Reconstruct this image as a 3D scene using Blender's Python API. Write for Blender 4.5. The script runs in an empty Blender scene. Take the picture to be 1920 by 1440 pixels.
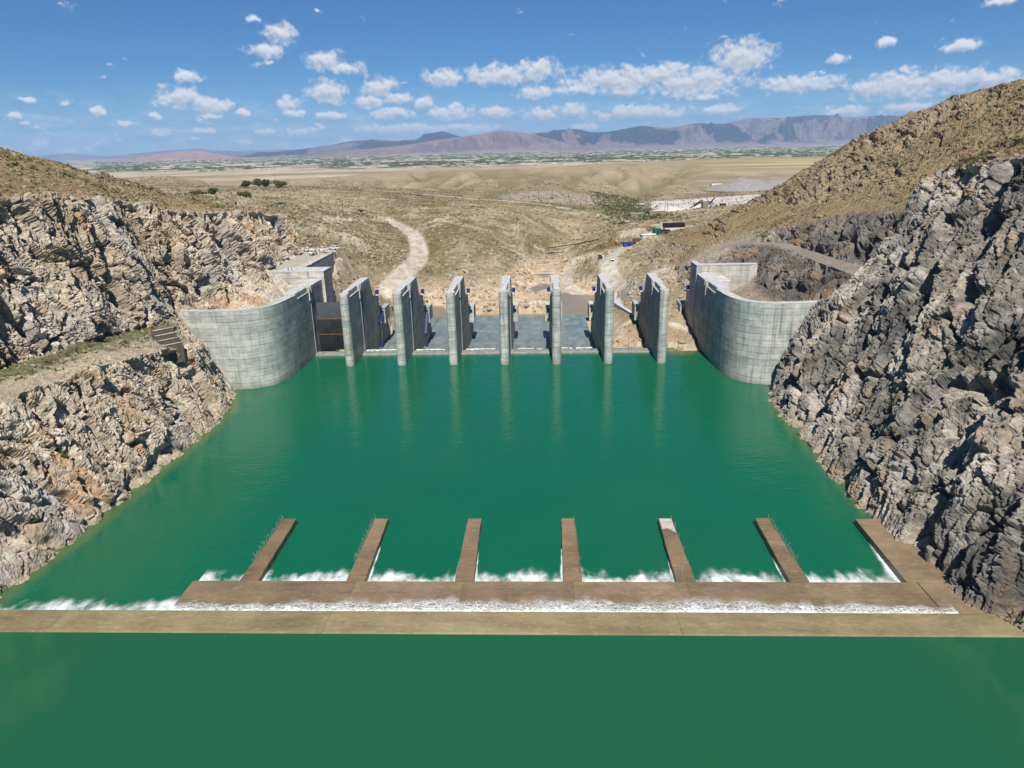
import bpy, bmesh, math, random
import numpy as np
from mathutils import Matrix, Vector

random.seed(7)
SC = bpy.context.scene
COL = SC.collection

# ---------------------------------------------------------------- camera
CAM_Z = 66.0
PITCH = math.atan(443 * math.cos(math.atan(0.0225)) / 1300.0)
ROLL = math.atan(0.0225)
YAW = math.radians(2.4)
fw = Vector((-math.sin(YAW) * math.cos(PITCH), math.cos(YAW) * math.cos(PITCH), -math.sin(PITCH)))
r0 = Vector((math.cos(YAW), math.sin(YAW), 0))
u0 = r0.cross(fw)
cr, sr = math.cos(ROLL), math.sin(ROLL)
right = cr * r0 - sr * u0
up = sr * r0 + cr * u0
cam_data = bpy.data.cameras.new("camera")
cam = bpy.data.objects.new("camera", cam_data)
COL.objects.link(cam)
cam.matrix_world = Matrix(((right.x, up.x, -fw.x, 0), (right.y, up.y, -fw.y, 0), (right.z, up.z, -fw.z, CAM_Z), (0, 0, 0, 1)))
cam_data.sensor_width = 36.0
cam_data.lens = 36.0 * 1300 / 1920
cam_data.clip_start = 1.0
cam_data.clip_end = 60000
SC.camera = cam

# ---------------------------------------------------------------- light and exposure
SUN_EL, SUN_AZ = math.radians(53), math.radians(176)      # azimuth measured from +y (away from the camera) towards +x
sun_dir = Vector((math.sin(SUN_AZ) * math.cos(SUN_EL), math.cos(SUN_AZ) * math.cos(SUN_EL), math.sin(SUN_EL)))
sd = bpy.data.lights.new("sun", 'SUN')
sd.energy = 5.0
sd.angle = math.radians(0.5)
sd.color = (1.0, 0.95, 0.87)
sun = bpy.data.objects.new("sun", sd)
sun.rotation_euler = (-sun_dir).to_track_quat('-Z', 'Y').to_euler()
COL.objects.link(sun)
SC.view_settings.view_transform = 'Standard'
SC.view_settings.look = 'None'
SC.view_settings.gamma = 1.0
SC.view_settings.use_curve_mapping = False
SC.view_settings.exposure = 0.30
SC.cycles.max_bounces = 6
SC.cycles.diffuse_bounces = 1
SC.cycles.glossy_bounces = 2
SC.cycles.transparent_max_bounces = 12
SC.cycles.volume_bounces = 1


class NT:
    """tiny helper round a node tree"""
    def __init__(self, tree):
        self.t = tree
        self.t.nodes.clear()

    def n(self, kind, ins=None, **props):
        nd = self.t.nodes.new(kind)
        for k, v in props.items():
            setattr(nd, k, v)
        for k, v in (ins or {}).items():
            self.set(nd.inputs[k], v)
        return nd

    def set(self, sock, v):
        if isinstance(v, bpy.types.NodeSocket):
            self.t.links.new(v, sock)
        elif isinstance(v, bpy.types.Node):
            self.t.links.new(v.outputs[0], sock)
        else:
            sock.default_value = v

    def m(self, op, a, b=None, c=None, clamp=False):
        nd = self.t.nodes.new('ShaderNodeMath')
        nd.operation = op
        nd.use_clamp = clamp
        self.set(nd.inputs[0], a)
        if b is not None:
            self.set(nd.inputs[1], b)
        if c is not None:
            self.set(nd.inputs[2], c)
        return nd.outputs[0]

    def v(self, op, a, b=None):
        nd = self.t.nodes.new('ShaderNodeVectorMath')
        nd.operation = op
        self.set(nd.inputs[0], a)
        if b is not None:
            self.set(nd.inputs[1], b)
        return nd.outputs['Value'] if op in ('LENGTH', 'DOT_PRODUCT', 'DISTANCE') else nd.outputs['Vector']

    def step(self, x, a, b, o0=0.0, o1=1.0):
        nd = self.t.nodes.new('ShaderNodeMapRange')
        nd.interpolation_type = 'SMOOTHSTEP'
        self.set(nd.inputs['Value'], x)
        self.set(nd.inputs['From Min'], a)
        self.set(nd.inputs['From Max'], b)
        self.set(nd.inputs['To Min'], o0)
        self.set(nd.inputs['To Max'], o1)
        return nd.outputs['Result']

    def noise(self, vec, scale, detail=4.0, rough=0.55, dist=0.0):
        nd = self.n('ShaderNodeTexNoise', {'Scale': scale, 'Detail': detail, 'Roughness': rough, 'Distortion': dist})
        if vec is not None:
            self.set(nd.inputs['Vector'], vec)
        return nd.outputs['Fac']

    def mix(self, f, a, b, kind='MIX'):
        nd = self.t.nodes.new('ShaderNodeMix')
        nd.data_type = 'RGBA'
        nd.blend_type = kind
        self.set(nd.inputs[0], f)
        self.set(nd.inputs[6], a if not isinstance(a, tuple) else (*a, 1)[:4])
        self.set(nd.inputs[7], b if not isinstance(b, tuple) else (*b, 1)[:4])
        return nd.outputs[2]


# ---------------------------------------------------------------- sky: Nishita plus a field of fair-weather cumulus
world = bpy.data.worlds.new("World")
SC.world = world
world.use_nodes = True
CLOUDS = [(-25.3, 5.2, 0.89, 0.41), (-25.9, 3.8, 1.55, 0.69), (-24.3, 3.4, 1.06, 0.63), (-23.4, 3.2, 1.07, 0.42), (-24.0, 2.6, 0.71, 0.21), (-21.8, 2.8, 0.51, 0.29), (-31.1, 2.9, 0.63, 0.33), (-29.5, 2.1, 0.59, 0.24), (-34.9, 3.6, 0.46, 0.19), (-35.7, 2.6, 0.4, 0.19), (-27.7, 2.6, 0.47, 0.28), (-18.6, 8.0, 1.03, 0.67), (-19.7, 6.9, 1.17, 0.41), (-20.4, 8.9, 0.39, 0.26), (-15.8, 6.3, 1.33, 0.63), (-14.2, 5.8, 1.16, 0.43), (-15.7, 4.2, 1.39, 0.79), (-18.5, 3.4, 0.83, 0.51), (-18.3, 2.8, 0.76, 0.29), (-15.6, 2.6, 1.09, 0.3), (-11.9, 4.4, 1.27, 0.73), (-10.4, 3.7, 1.0, 0.45), (-12.8, 3.5, 0.99, 0.52), (-11.1, 2.7, 1.53, 0.45), (-7.1, 5.1, 1.45, 0.58), (-8.5, 3.4, 0.65, 0.52), (-2.7, 5.2, 2.83, 0.66), (0.1, 5.5, 1.61, 0.73), (-0.1, 3.9, 1.46, 0.52), (-6.6, 2.6, 1.72, 0.61), (14.9, 5.8, 2.03, 1.1), (6.2, 4.6, 4.31, 0.87), (11.6, 4.3, 3.76, 1.01), (9.3, 4.9, 2.31, 0.72), (3.0, 4.1, 1.61, 0.37), (12.7, 3.2, 0.84, 0.26), (6.6, 3.8, 1.58, 0.37), (19.0, 3.8, 2.77, 0.56), (25.1, 3.4, 2.82, 0.8), (28.2, 3.6, 2.65, 0.71), (30.5, 3.5, 1.69, 0.57), (28.6, 5.6, 0.94, 0.37), (24.1, 6.1, 0.45, 0.32), (21.3, 5.3, 0.61, 0.27), (25.6, 4.4, 0.44, 0.26), (30.3, 8.0, 0.83, 0.26), (0.3, 2.4, 1.15, 0.53), (2.6, 2.6, 1.46, 0.53), (7.8, 2.3, 3.55, 0.53), (-3.2, 2.6, 1.48, 0.46), (13.7, 2.3, 1.51, 0.37), (22.4, 1.9, 1.68, 0.35), (-10.2, 1.5, 4.09, 0.38), (-5.7, 1.5, 2.89, 0.35), (-24.7, 1.6, 0.89, 0.25), (-27.5, 1.5, 0.61, 0.28), (-17.7, 1.4, 1.16, 0.37), (-20.4, 1.5, 0.94, 0.26), (3.8, 1.4, 1.22, 0.31), (26.0, 2.0, 1.89, 0.34), (-40.1, 4.3, 1.54, 0.65), (-42.5, 5.3, 1.18, 0.56), (36.3, 3.9, 1.93, 0.7), (38.8, 5.4, 1.34, 0.55)]


def cloud_field_group():
    g = bpy.data.node_groups.new("cloud_field", 'ShaderNodeTree')
    g.interface.new_socket("Q", in_out='INPUT', socket_type='NodeSocketVector')
    g.interface.new_socket("D", in_out='OUTPUT', socket_type='NodeSocketFloat')
    T = NT(g)
    gi = T.n('NodeGroupInput')
    go = T.n('NodeGroupOutput')
    q = gi.outputs[0]
    w = T.n('ShaderNodeTexNoise', {'Scale': 1.1, 'Detail': 4.0, 'Roughness': 0.6, 'Vector': q})
    qw = T.v('ADD', q, T.v('MULTIPLY', T.v('SUBTRACT', w.outputs['Color'], (0.5, 0.5, 0.5)), (1.1, 0.55, 0.0)))
    best = None
    for a, e, wa, we in CLOUDS:
        d = T.v('LENGTH', T.v('MULTIPLY', T.v('SUBTRACT', qw, (a, e, 0)), (1 / (wa * 1.25), 1 / (we * 1.25), 0)))
        best = d if best is None else T.m('SMOOTH_MIN', best, d, 0.25)
    n1 = T.noise(q, 1.35, 6.0, 0.55)
    n2 = T.noise(T.v('MULTIPLY', q, (1.0, 1.7, 1.0)), 0.42, 5.0, 0.6)
    f = T.m('SUBTRACT', 1.0, best)
    f = T.m('MAXIMUM', f, -1.2)
    d = T.m('ADD', f, T.m('MULTIPLY', T.m('SUBTRACT', n1, 0.5), 1.9))
    # a scatter of small clouds everywhere low in the sky, thicker towards the horizon and outside the frame
    sep = T.n('ShaderNodeSeparateXYZ', {0: q})
    low = T.step(sep.outputs[1], 3.2, 0.3)
    out = T.step(T.m('ABSOLUTE', sep.outputs[0]), 38.0, 48.0)
    top = T.step(sep.outputs[1], 30.0, 6.0)
    cov = T.m('ADD', T.m('MULTIPLY', low, 0.13), T.m('MULTIPLY', T.m('MULTIPLY', out, top), 0.10))
    extra = T.m('MULTIPLY', T.m('SUBTRACT', T.m('ADD', n2, cov), 0.66), 6.0)
    extra = T.m('ADD', extra, T.m('MULTIPLY', T.m('SUBTRACT', n1, 0.5), 1.0))
    d = T.m('MAXIMUM', d, T.m('MINIMUM', extra, 0.5))
    T.set(go.inputs[0], d)
    return g


T = NT(world.node_tree)
tc = T.n('ShaderNodeTexCoord')
dirv = T.v('NORMALIZE', tc.outputs['Generated'])
sp = T.n('ShaderNodeSeparateXYZ', {0: dirv})
az = T.m('DEGREES', T.m('ARCTAN2', sp.outputs[0], sp.outputs[1]))
el = T.m('DEGREES', T.m('ARCSINE', sp.outputs[2]))
Q = T.n('ShaderNodeCombineXYZ', {0: az, 1: el, 2: 0.0}).outputs[0]
grp = cloud_field_group()
c1 = T.n('ShaderNodeGroup', node_tree=grp)
T.set(c1.inputs[0], Q)
c2 = T.n('ShaderNodeGroup', node_tree=grp)
T.set(c2.inputs[0], T.v('ADD', Q, (0.06, 0.22, 0.0)))
sky = T.n('ShaderNodeTexSky', sky_type='NISHITA', sun_disc=False, sun_elevation=SUN_EL, sun_rotation=SUN_AZ, altitude=1300, air_density=1.0, dust_density=0.0, ozone_density=3.0)
dens = c1.outputs[0]
alpha = T.step(dens, -0.12, 0.62)
veil = T.m('MULTIPLY', T.step(el, 5.5, 0.2), T.step(T.noise(T.v('MULTIPLY', Q, (0.35, 1.6, 1)), 0.9, 5, 0.6), 0.3, 0.7, 0.12, 0.55))
alpha = T.m('MAXIMUM', alpha, veil)
alpha = T.m('MULTIPLY', alpha, T.step(el, -0.3, 0.6))
alpha = T.m('MULTIPLY', alpha, 0.94)
lit = T.m('SUBTRACT', dens, c2.outputs[0])
shade = T.step(lit, -0.55, 0.6)
thick = T.step(dens, 0.2, 1.6, 0.0, 0.25)
cc = T.mix(T.m('SUBTRACT', shade, thick, clamp=True), (6.0, 6.7, 7.7), (11.5, 11.5, 11.6))
warm = T.step(el, 3.0, 0.0)
cc = T.mix(T.m('MULTIPLY', warm, 0.5), cc, (5.6, 6.6, 7.6))
skyd = T.v('MULTIPLY', sky.outputs[0], (0.30, 0.64, 0.96))
skyc = T.mix(alpha, skyd, cc)
bg = T.n('ShaderNodeBackground', {'Color': skyc, 'Strength': 0.064})
wo = T.n('ShaderNodeOutputWorld', {'Surface': bg.outputs[0]})
world.cycles.sampling_method = 'MANUAL'
world.cycles.sample_map_resolution = 512

# ================================================================ numpy noise
def H3(ix, iy, iz, seed=0):
    h = (ix.astype(np.uint32) * np.uint32(0x8da6b343)) ^ (iy.astype(np.uint32) * np.uint32(0xd8163841)) ^ (iz.astype(np.uint32) * np.uint32(0xcb1ab31f)) ^ np.uint32((seed * 0x9e3779b1) & 0xffffffff)
    h ^= h >> np.uint32(15)
    h *= np.uint32(0x2c1b3c6d)
    h ^= h >> np.uint32(12)
    h *= np.uint32(0x297a2d39)
    h ^= h >> np.uint32(15)
    return h


_G = np.array([(1, 1, 0), (-1, 1, 0), (1, -1, 0), (-1, -1, 0), (1, 0, 1), (-1, 0, 1), (1, 0, -1), (-1, 0, -1), (0, 1, 1), (0, -1, 1), (0, 1, -1), (0, -1, -1), (1, 1, 0), (-1, 1, 0), (0, -1, 1), (0, -1, -1)], np.float32)


def gnoise(p, seed=0):
    """gradient noise, p (N,3) -> about -1..1"""
    p = p.astype(np.float32)
    i = np.floor(p)
    f = p - i
    i = i.astype(np.int32)
    u = f * f * f * (f * (f * 6 - 15) + 10)
    res = np.zeros(len(p), np.float32)
    for dx in (0, 1):
        wx = u[:, 0] if dx else 1 - u[:, 0]
        for dy in (0, 1):
            wy = u[:, 1] if dy else 1 - u[:, 1]
            for dz in (0, 1):
                wz = u[:, 2] if dz else 1 - u[:, 2]
                g = _G[H3(i[:, 0] + dx, i[:, 1] + dy, i[:, 2] + dz, seed) & np.uint32(15)]
                res += wx * wy * wz * (g[:, 0] * (f[:, 0] - dx) + g[:, 1] * (f[:, 1] - dy) + g[:, 2] * (f[:, 2] - dz))
    return res


def fbm(p, oct=4, gain=0.5, lac=2.03, seed=0, ridged=False):
    a, s, n = 1.0, np.zeros(len(p), np.float32), 0.0
    q = p.astype(np.float32)
    for k in range(oct):
        v = gnoise(q, seed + k * 17)
        if ridged:
            v = 1 - 2 * np.abs(v) * 1.4
        s += a * v
        n += a
        a *= gain
        q = q * lac + 11.7
    return s / n


def worley(p, seed=0, jit=0.95, tilt=False):
    """F1, F2 distances and a random number per cell"""
    p = p.astype(np.float32)
    i = np.floor(p).astype(np.int32)
    f = p - i
    N = len(p)
    F1 = np.full(N, 9.0, np.float32)
    F2 = np.full(N, 9.0, np.float32)
    ID = np.zeros(N, np.uint32)
    W = np.zeros((N, 3), np.float32)
    for dx in (-1, 0, 1):
        for dy in (-1, 0, 1):
            for dz in (-1, 0, 1):
                h = H3(i[:, 0] + dx, i[:, 1] + dy, i[:, 2] + dz, seed)
                ox = (h & np.uint32(1023)).astype(np.float32) / 1023
                oy = ((h >> np.uint32(10)) & np.uint32(1023)).astype(np.float32) / 1023
                oz = ((h >> np.uint32(20)) & np.uint32(1023)).astype(np.float32) / 1023
                vx = dx + 0.5 + (ox - .5) * jit - f[:, 0]
                vy = dy + 0.5 + (oy - .5) * jit - f[:, 1]
                vz = dz + 0.5 + (oz - .5) * jit - f[:, 2]
                d = vx * vx + vy * vy + vz * vz
                nw = d < F1
                F2 = np.where(nw, F1, np.minimum(F2, d))
                ID = np.where(nw, h, ID)
                if tilt:
                    W[nw] = np.stack([vx, vy, vz], -1)[nw]
                F1 = np.where(nw, d, F1)
    r = ((ID * np.uint32(2654435761)) >> np.uint32(8)).astype(np.float32) / np.float32(1 << 24)
    r2 = ((ID * np.uint32(0x85ebca6b)) >> np.uint32(8)).astype(np.float32) / np.float32(1 << 24)
    if tilt:      # a randomly tilted plane through every cell
        r3 = ((ID * np.uint32(0xc2b2ae35)) >> np.uint32(8)).astype(np.float32) / np.float32(1 << 24)
        pl = (r2 - .5) * W[:, 0] + (r3 - .5) * W[:, 1] + (r - .6) * W[:, 2]
        return np.sqrt(F1), np.sqrt(F2), r, pl * 2
    return np.sqrt(F1), np.sqrt(F2), r, r2


def sstep(x, a, b):
    t = np.clip((x - a) / (b - a), 0, 1)
    return t * t * (3 - 2 * t)


def lerp(a, b, t):
    return a + (b - a) * t


def mixc(a, b, t):
    a = np.asarray(a, np.float32)
    b = np.asarray(b, np.float32)
    return a + (b - a) * t[..., None]


# ================================================================ scene helpers
def tag(o, label=None, cat=None, group=None, kind=None):
    if label:
        o['label'] = label
    if cat:
        o['category'] = cat
    if group:
        o['group'] = group
    if kind:
        o['kind'] = kind
    return o


def empty(name, loc=(0, 0, 0), rz=0.0, label=None, cat=None, group=None):
    o = bpy.data.objects.new(name, None)
    o.location = loc
    o.rotation_euler = (0, 0, rz)
    o.empty_display_size = 0.5
    COL.objects.link(o)
    return tag(o, label, cat, group)


def link(name, me, mat=None, parent=None):
    if mat is not None:
        me.materials.clear()
        me.materials.append(mat)
    o = bpy.data.objects.new(name, me)
    COL.objects.link(o)
    if parent is not None:
        o.parent = parent
    return o


def raw_mesh(name, V, F, attrs=None, smooth=False):
    """V (N,3), F (M,k) ints"""
    me = bpy.data.meshes.new(name)
    V = np.ascontiguousarray(V, np.float32)
    F = np.ascontiguousarray(F, np.int32)
    me.vertices.add(len(V))
    me.vertices.foreach_set('co', V.ravel())
    me.loops.add(F.size)
    me.loops.foreach_set('vertex_index', F.ravel())
    me.polygons.add(len(F))
    me.polygons.foreach_set('loop_start', np.arange(0, F.size, F.shape[1], dtype=np.int32))
    me.polygons.foreach_set('use_smooth', np.full(len(F), smooth, dtype=bool))
    for k, a in (attrs or {}).items():
        a = np.asarray(a, np.float32)
        if a.ndim == 2:
            at = me.attributes.new(k, 'FLOAT_COLOR', 'POINT')
            at.data.foreach_set('color', np.concatenate([a, np.ones((len(a), 1), np.float32)], 1).ravel())
        else:
            at = me.attributes.new(k, 'FLOAT', 'POINT')
            at.data.foreach_set('value', a.ravel())
    me.update(calc_edges=True)
    return me


def grid_faces(h, w, flip=False):
    i = np.arange(h * w).reshape(h, w)
    a, b, c, d = i[:-1, :-1], i[:-1, 1:], i[1:, 1:], i[1:, :-1]
    F = np.stack([a, b, c, d] if not flip else [a, d, c, b], -1).reshape(-1, 4)
    return F


def copy_tree(o, parent=None):
    c = o.copy()
    COL.objects.link(c)
    if parent is not None:
        c.parent = parent
    for ch in list(o.children):
        copy_tree(ch, c)
    return c


class MB:
    """collects boxes, tubes and prisms into one mesh"""
    def __init__(self):
        self.V, self.F, self.U = [], [], []

    def add(self, V, F, U=None):
        b = len(self.V)
        self.V += [tuple(v) for v in V]
        self.F += [tuple(b + i for i in f) for f in F]
        self.U += list(U) if U is not None else [0.0] * len(V)
        return self

    def box(self, x0, x1, y0, y1, z0, z1):
        return self.add([(x0, y0, z0), (x1, y0, z0), (x1, y1, z0), (x0, y1, z0), (x0, y0, z1), (x1, y0, z1), (x1, y1, z1), (x0, y1, z1)],
                        [(0, 3, 2, 1), (4, 5, 6, 7), (0, 1, 5, 4), (1, 2, 6, 5), (2, 3, 7, 6), (3, 0, 4, 7)], [x0, x1, x1, x0] * 2)

    def tube(self, a, b, r, n=8, r2=None):
        a, b = Vector(a), Vector(b)
        r2 = r if r2 is None else r2
        q = (b - a).to_track_quat('Z', 'Y')
        ring = [Vector((math.cos(t * 2 * math.pi / n), math.sin(t * 2 * math.pi / n), 0)) for t in range(n)]
        V = [a + q @ (v * r) for v in ring] + [b + q @ (v * r2) for v in ring]
        F = [(i, (i + 1) % n, n + (i + 1) % n, n + i) for i in range(n)] + [tuple(range(n))[::-1], tuple(range(n, 2 * n))]
        return self.add(V, F)

    def bar(self, a, b, w, h):
        a, b = Vector(a), Vector(b)
        q = (b - a).to_track_quat('Y', 'Z')
        c = [Vector((sx * w / 2, 0, sz * h / 2)) for sx, sz in ((-1, -1), (1, -1), (1, 1), (-1, 1))]
        V = [a + q @ v for v in c] + [b + q @ v for v in c]
        return self.add(V, [(0, 1, 2, 3), (7, 6, 5, 4), (0, 4, 5, 1), (1, 5, 6, 2), (2, 6, 7, 3), (3, 7, 4, 0)])

    def rings(self, rings, U=None):
        """closed loft through equal-length rings, capped"""
        n = len(rings[0])
        V = [v for r in rings for v in r]
        F = []
        for k in range(len(rings) - 1):
            for i in range(n):
                j = (i + 1) % n
                F.append((k * n + i, k * n + j, (k + 1) * n + j, (k + 1) * n + i))
        F += [tuple(range(n))[::-1], tuple(range((len(rings) - 1) * n, len(rings) * n))]
        return self.add(V, F, (list(U) * len(rings)) if U is not None else None)

    def mesh(self, name, smooth=False):
        me = bpy.data.meshes.new(name)
        me.from_pydata([tuple(v) for v in self.V], [], self.F)
        at = me.attributes.new('path_u', 'FLOAT', 'POINT')
        at.data.foreach_set('value', np.array(self.U, np.float32))
        bm = bmesh.new()
        bm.from_mesh(me)
        bmesh.ops.recalc_face_normals(bm, faces=bm.faces)
        bm.to_mesh(me)
        bm.free()
        if smooth:
            for p in me.polygons:
                p.use_smooth = True
        return me

    def build(self, name, mat, parent=None, smooth=False):
        return link(name, self.mesh(name, smooth), mat, parent)

# ================================================================ materials
def new_mat(name):
    m = bpy.data.materials.new(name)
    m.use_nodes = True
    return m, NT(m.node_tree)


def finish(T, col, rough=0.8, bump=None, bd=0.05, metal=0.0, spec=0.3, alpha=None, strength=1.0):
    p = T.n('ShaderNodeBsdfPrincipled', {'Base Color': col if not isinstance(col, tuple) else (*col, 1), 'Roughness': rough, 'Metallic': metal, 'Specular IOR Level': spec})
    if bump is not None:
        b = T.n('ShaderNodeBump', {'Strength': strength, 'Distance': bd, 'Height': bump})
        T.set(p.inputs['Normal'], b.outputs[0])
    if alpha is not None:
        T.set(p.inputs['Alpha'], alpha)
    T.n('ShaderNodeOutputMaterial', {'Surface': p.outputs[0]})
    return p


def flat_mat(name, col, rough=0.6, metal=0.0, var=0.25, scale=1.5, spec=0.3):
    m, T = new_mat(name)
    tc = T.n('ShaderNodeTexCoord')
    n = T.noise(tc.outputs['Object'], scale, 5, 0.6)
    c = T.mix(T.step(n, 0.3, 0.7), tuple(x * (1 - var) for x in col), tuple(min(1, x * (1 + var)) for x in col))
    finish(T, c, rough, metal=metal, spec=spec)
    return m


def rock_material():
    m, T = new_mat("rock_face")
    geo = T.n('ShaderNodeNewGeometry')
    P = geo.outputs['Position']
    a = T.n('ShaderNodeAttribute', attribute_name='Col')
    n1 = T.noise(P, 1.1, 8, 0.68)
    n2 = T.noise(T.v('MULTIPLY', P, (1, 1, 0.35)), 3.1, 6, 0.7)
    f = T.m('ADD', T.step(n1, 0.25, 0.75, 0.74, 1.26), T.step(n2, 0.3, 0.7, -0.16, 0.16))
    c = T.v('MULTIPLY', a.outputs['Color'], T.n('ShaderNodeCombineXYZ', {0: f, 1: f, 2: f}).outputs[0])
    b = T.m('ADD', T.noise(P, 0.9, 9, 0.7), T.m('MULTIPLY', T.noise(P, 4.0, 5, 0.7), 0.35))
    finish(T, c, 0.92, b, 0.9, spec=0.15)
    return m


def ground_material():
    m, T = new_mat("dry_ground")
    P = T.n('ShaderNodeNewGeometry').outputs['Position']
    a = T.n('ShaderNodeAttribute', attribute_name='Col')
    n1 = T.noise(P, 0.35, 9, 0.7)
    f = T.step(n1, 0.25, 0.75, 0.78, 1.22)
    c = T.v('MULTIPLY', a.outputs['Color'], T.n('ShaderNodeCombineXYZ', {0: f, 1: f, 2: f}).outputs[0])
    finish(T, c, 0.95, n1, 0.8, spec=0.1)
    return m


def far_material():
    m, T = new_mat("far_land")
    a = T.n('ShaderNodeAttribute', attribute_name='Col')
    P = T.n('ShaderNodeNewGeometry').outputs['Position']
    f = T.step(T.noise(P, 0.006, 8, 0.65), 0.25, 0.75, 0.8, 1.2)
    c = T.v('MULTIPLY', a.outputs['Color'], T.n('ShaderNodeCombineXYZ', {0: f, 1: f, 2: f}).outputs[0])
    finish(T, c, 1.0, spec=0.0)
    return m


def concrete_material(name, base, tint=(0.8, 0.86, 0.84), lift=1.85, stain=1.0):
    """board-marked concrete: pour lines, panel lines, run-off streaks"""
    m, T = new_mat(name)
    P = T.n('ShaderNodeNewGeometry').outputs['Position']
    s = T.n('ShaderNodeSeparateXYZ', {0: P})
    z = s.outputs[2]
    u = T.n('ShaderNodeAttribute', attribute_name='path_u').outputs['Fac']
    n1 = T.noise(P, 0.22, 6, 0.6)
    n2 = T.noise(T.v('MULTIPLY', P, (1.6, 1.6, 0.10)), 1.0, 5, 0.65)
    n3 = T.noise(T.v('MULTIPLY', P, (0.35, 0.35, 1.6)), 1.0, 4, 0.6)
    f = T.step(n1, 0.25, 0.75, 0.80, 1.14)
    f = T.m('MULTIPLY', f, T.step(n2, 0.30, 0.58, 1 - 0.24 * stain, 1.04))
    f = T.m('MULTIPLY', f, T.step(n3, 0.3, 0.7, 0.88, 1.08))
    # horizontal pour lines, wandering a little, and upright panel joints
    zz = T.m('ADD', z, T.m('MULTIPLY', T.m('SUBTRACT', n1, 0.5), 0.25))
    for per, wd, dk in ((lift, 0.15, 0.34), (lift / 2, 0.09, 0.15)):
        fr = T.m('ABSOLUTE', T.m('SUBTRACT', T.m('FRACT', T.m('DIVIDE', zz, per)), 0.5))
        ln = T.step(fr, 0.5 - wd / per * 1.6, 0.5 - wd / per * 0.4)
        f = T.m('MULTIPLY', f, T.m('SUBTRACT', 1.0, T.m('MULTIPLY', ln, T.m('MULTIPLY', T.step(n3, 0.25, 0.65, 1.0, 0.30), dk * stain))))
    fu = T.m('ABSOLUTE', T.m('SUBTRACT', T.m('FRACT', T.m('DIVIDE', u, 2.4)), 0.5))
    lu = T.step(fu, 0.468, 0.492)
    f = T.m('MULTIPLY', f, T.m('SUBTRACT', 1.0, T.m('MULTIPLY', lu, T.m('MULTIPLY', T.step(n1, 0.35, 0.65), 0.2 * stain))))
    f = T.m('MULTIPLY', f, T.step(T.n('ShaderNodeObjectInfo').outputs['Random'], 0.0, 1.0, 0.90, 1.07))
    n4 = T.noise(T.v('MULTIPLY', P, (0.7, 0.7, 0.03)), 1.0, 4, 0.6)
    f = T.m('MULTIPLY', f, T.step(n4, 0.56, 0.70, 1.0, 1 - 0.35 * stain))
    v = T.n('ShaderNodeCombineXYZ', {0: f, 1: f, 2: f}).outputs[0]
    c = T.v('MULTIPLY', T.mix(T.step(n1, 0.35, 0.7), tuple(b * t for b, t in zip(base, tint)), base), v)
    wet = T.step(z, 1.6, 0.2)
    c = T.mix(T.m('MULTIPLY', wet, 0.35), c, (0.16, 0.17, 0.11))
    finish(T, c, 0.85, T.m('ADD', n2, T.noise(P, 5.0, 4, 0.6)), 0.04, spec=0.25)
    return m


M = {}
M['rock'] = rock_material()
M['ground'] = ground_material()
M['far'] = far_material()
M['concrete'] = concrete_material("board_marked_concrete", (0.50, 0.50, 0.46), (0.80, 0.87, 0.87))
M['pale_concrete'] = concrete_material("pale_concrete", (0.58, 0.55, 0.48), (0.9, 0.9, 0.9))
M['top_concrete'] = flat_mat("trowelled_concrete", (0.47, 0.48, 0.475), 0.8, var=0.14, scale=0.6)
M['blue'] = flat_mat("blue_paint", (0.016, 0.03, 0.17), 0.4, 0.0, 0.2)
M['steel'] = flat_mat("dark_steel", (0.020, 0.023, 0.026), 0.6, 0.0, 0.35, 0.3)
M['grey_steel'] = flat_mat("grey_steel", (0.05, 0.06, 0.066), 0.6, 0.0, 0.25, 0.3)
M['wet_concrete'] = flat_mat("wet_grey_concrete", (0.24, 0.245, 0.225), 0.6, var=0.25, scale=0.8)
M['galv'] = flat_mat("galvanised_steel", (0.42, 0.44, 0.44), 0.45, 0.3, 0.12)
M['rust'] = flat_mat("rusty_steel", (0.26, 0.11, 0.045), 0.8, 0.1, 0.35)
M['black'] = flat_mat("black_rubber", (0.012, 0.012, 0.013), 0.7)
M['white'] = flat_mat("white_paint", (0.78, 0.78, 0.77), 0.3, 0.0, 0.04)
M['glass'] = flat_mat("dark_glass", (0.012, 0.016, 0.02), 0.1, 0.0, 0.1, spec=0.6)
M['wood'] = flat_mat("weathered_wood", (0.10, 0.075, 0.055), 0.9)
M['green_sheet'] = flat_mat("green_sheet_metal", (0.02, 0.15, 0.10), 0.5)
M['blue_sheet'] = flat_mat("blue_tarp", (0.035, 0.07, 0.22), 0.6)
M['black_sheet'] = flat_mat("black_sheet", (0.012, 0.013, 0.016), 0.6)
M['brown_sheet'] = flat_mat("brown_sheet", (0.14, 0.075, 0.05), 0.7)
M['cream'] = flat_mat("cream_plaster", (0.62, 0.58, 0.50), 0.8, var=0.08)
M['stonewall'] = flat_mat("dry_stone", (0.24, 0.20, 0.15), 0.95, var=0.4)
M['cloth_green'] = flat_mat("hi_vis_cloth", (0.10, 0.55, 0.22), 0.8)
M['cloth_blue'] = flat_mat("blue_cloth", (0.10, 0.16, 0.32), 0.85)
M['cloth_dark'] = flat_mat("dark_cloth", (0.03, 0.03, 0.035), 0.9)
M['skin'] = flat_mat("skin", (0.35, 0.2, 0.14), 0.6)
M['foliage'] = flat_mat("foliage", (0.055, 0.085, 0.025), 0.8, var=0.5, scale=0.7)
M['scrub'] = flat_mat("dry_scrub", (0.115, 0.105, 0.055), 0.9, var=0.45, scale=0.25)
M['bark'] = flat_mat("bark", (0.09, 0.065, 0.045), 0.9)
M['reed'] = flat_mat("dry_reed_steel", (0.30, 0.27, 0.20), 0.8)


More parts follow.
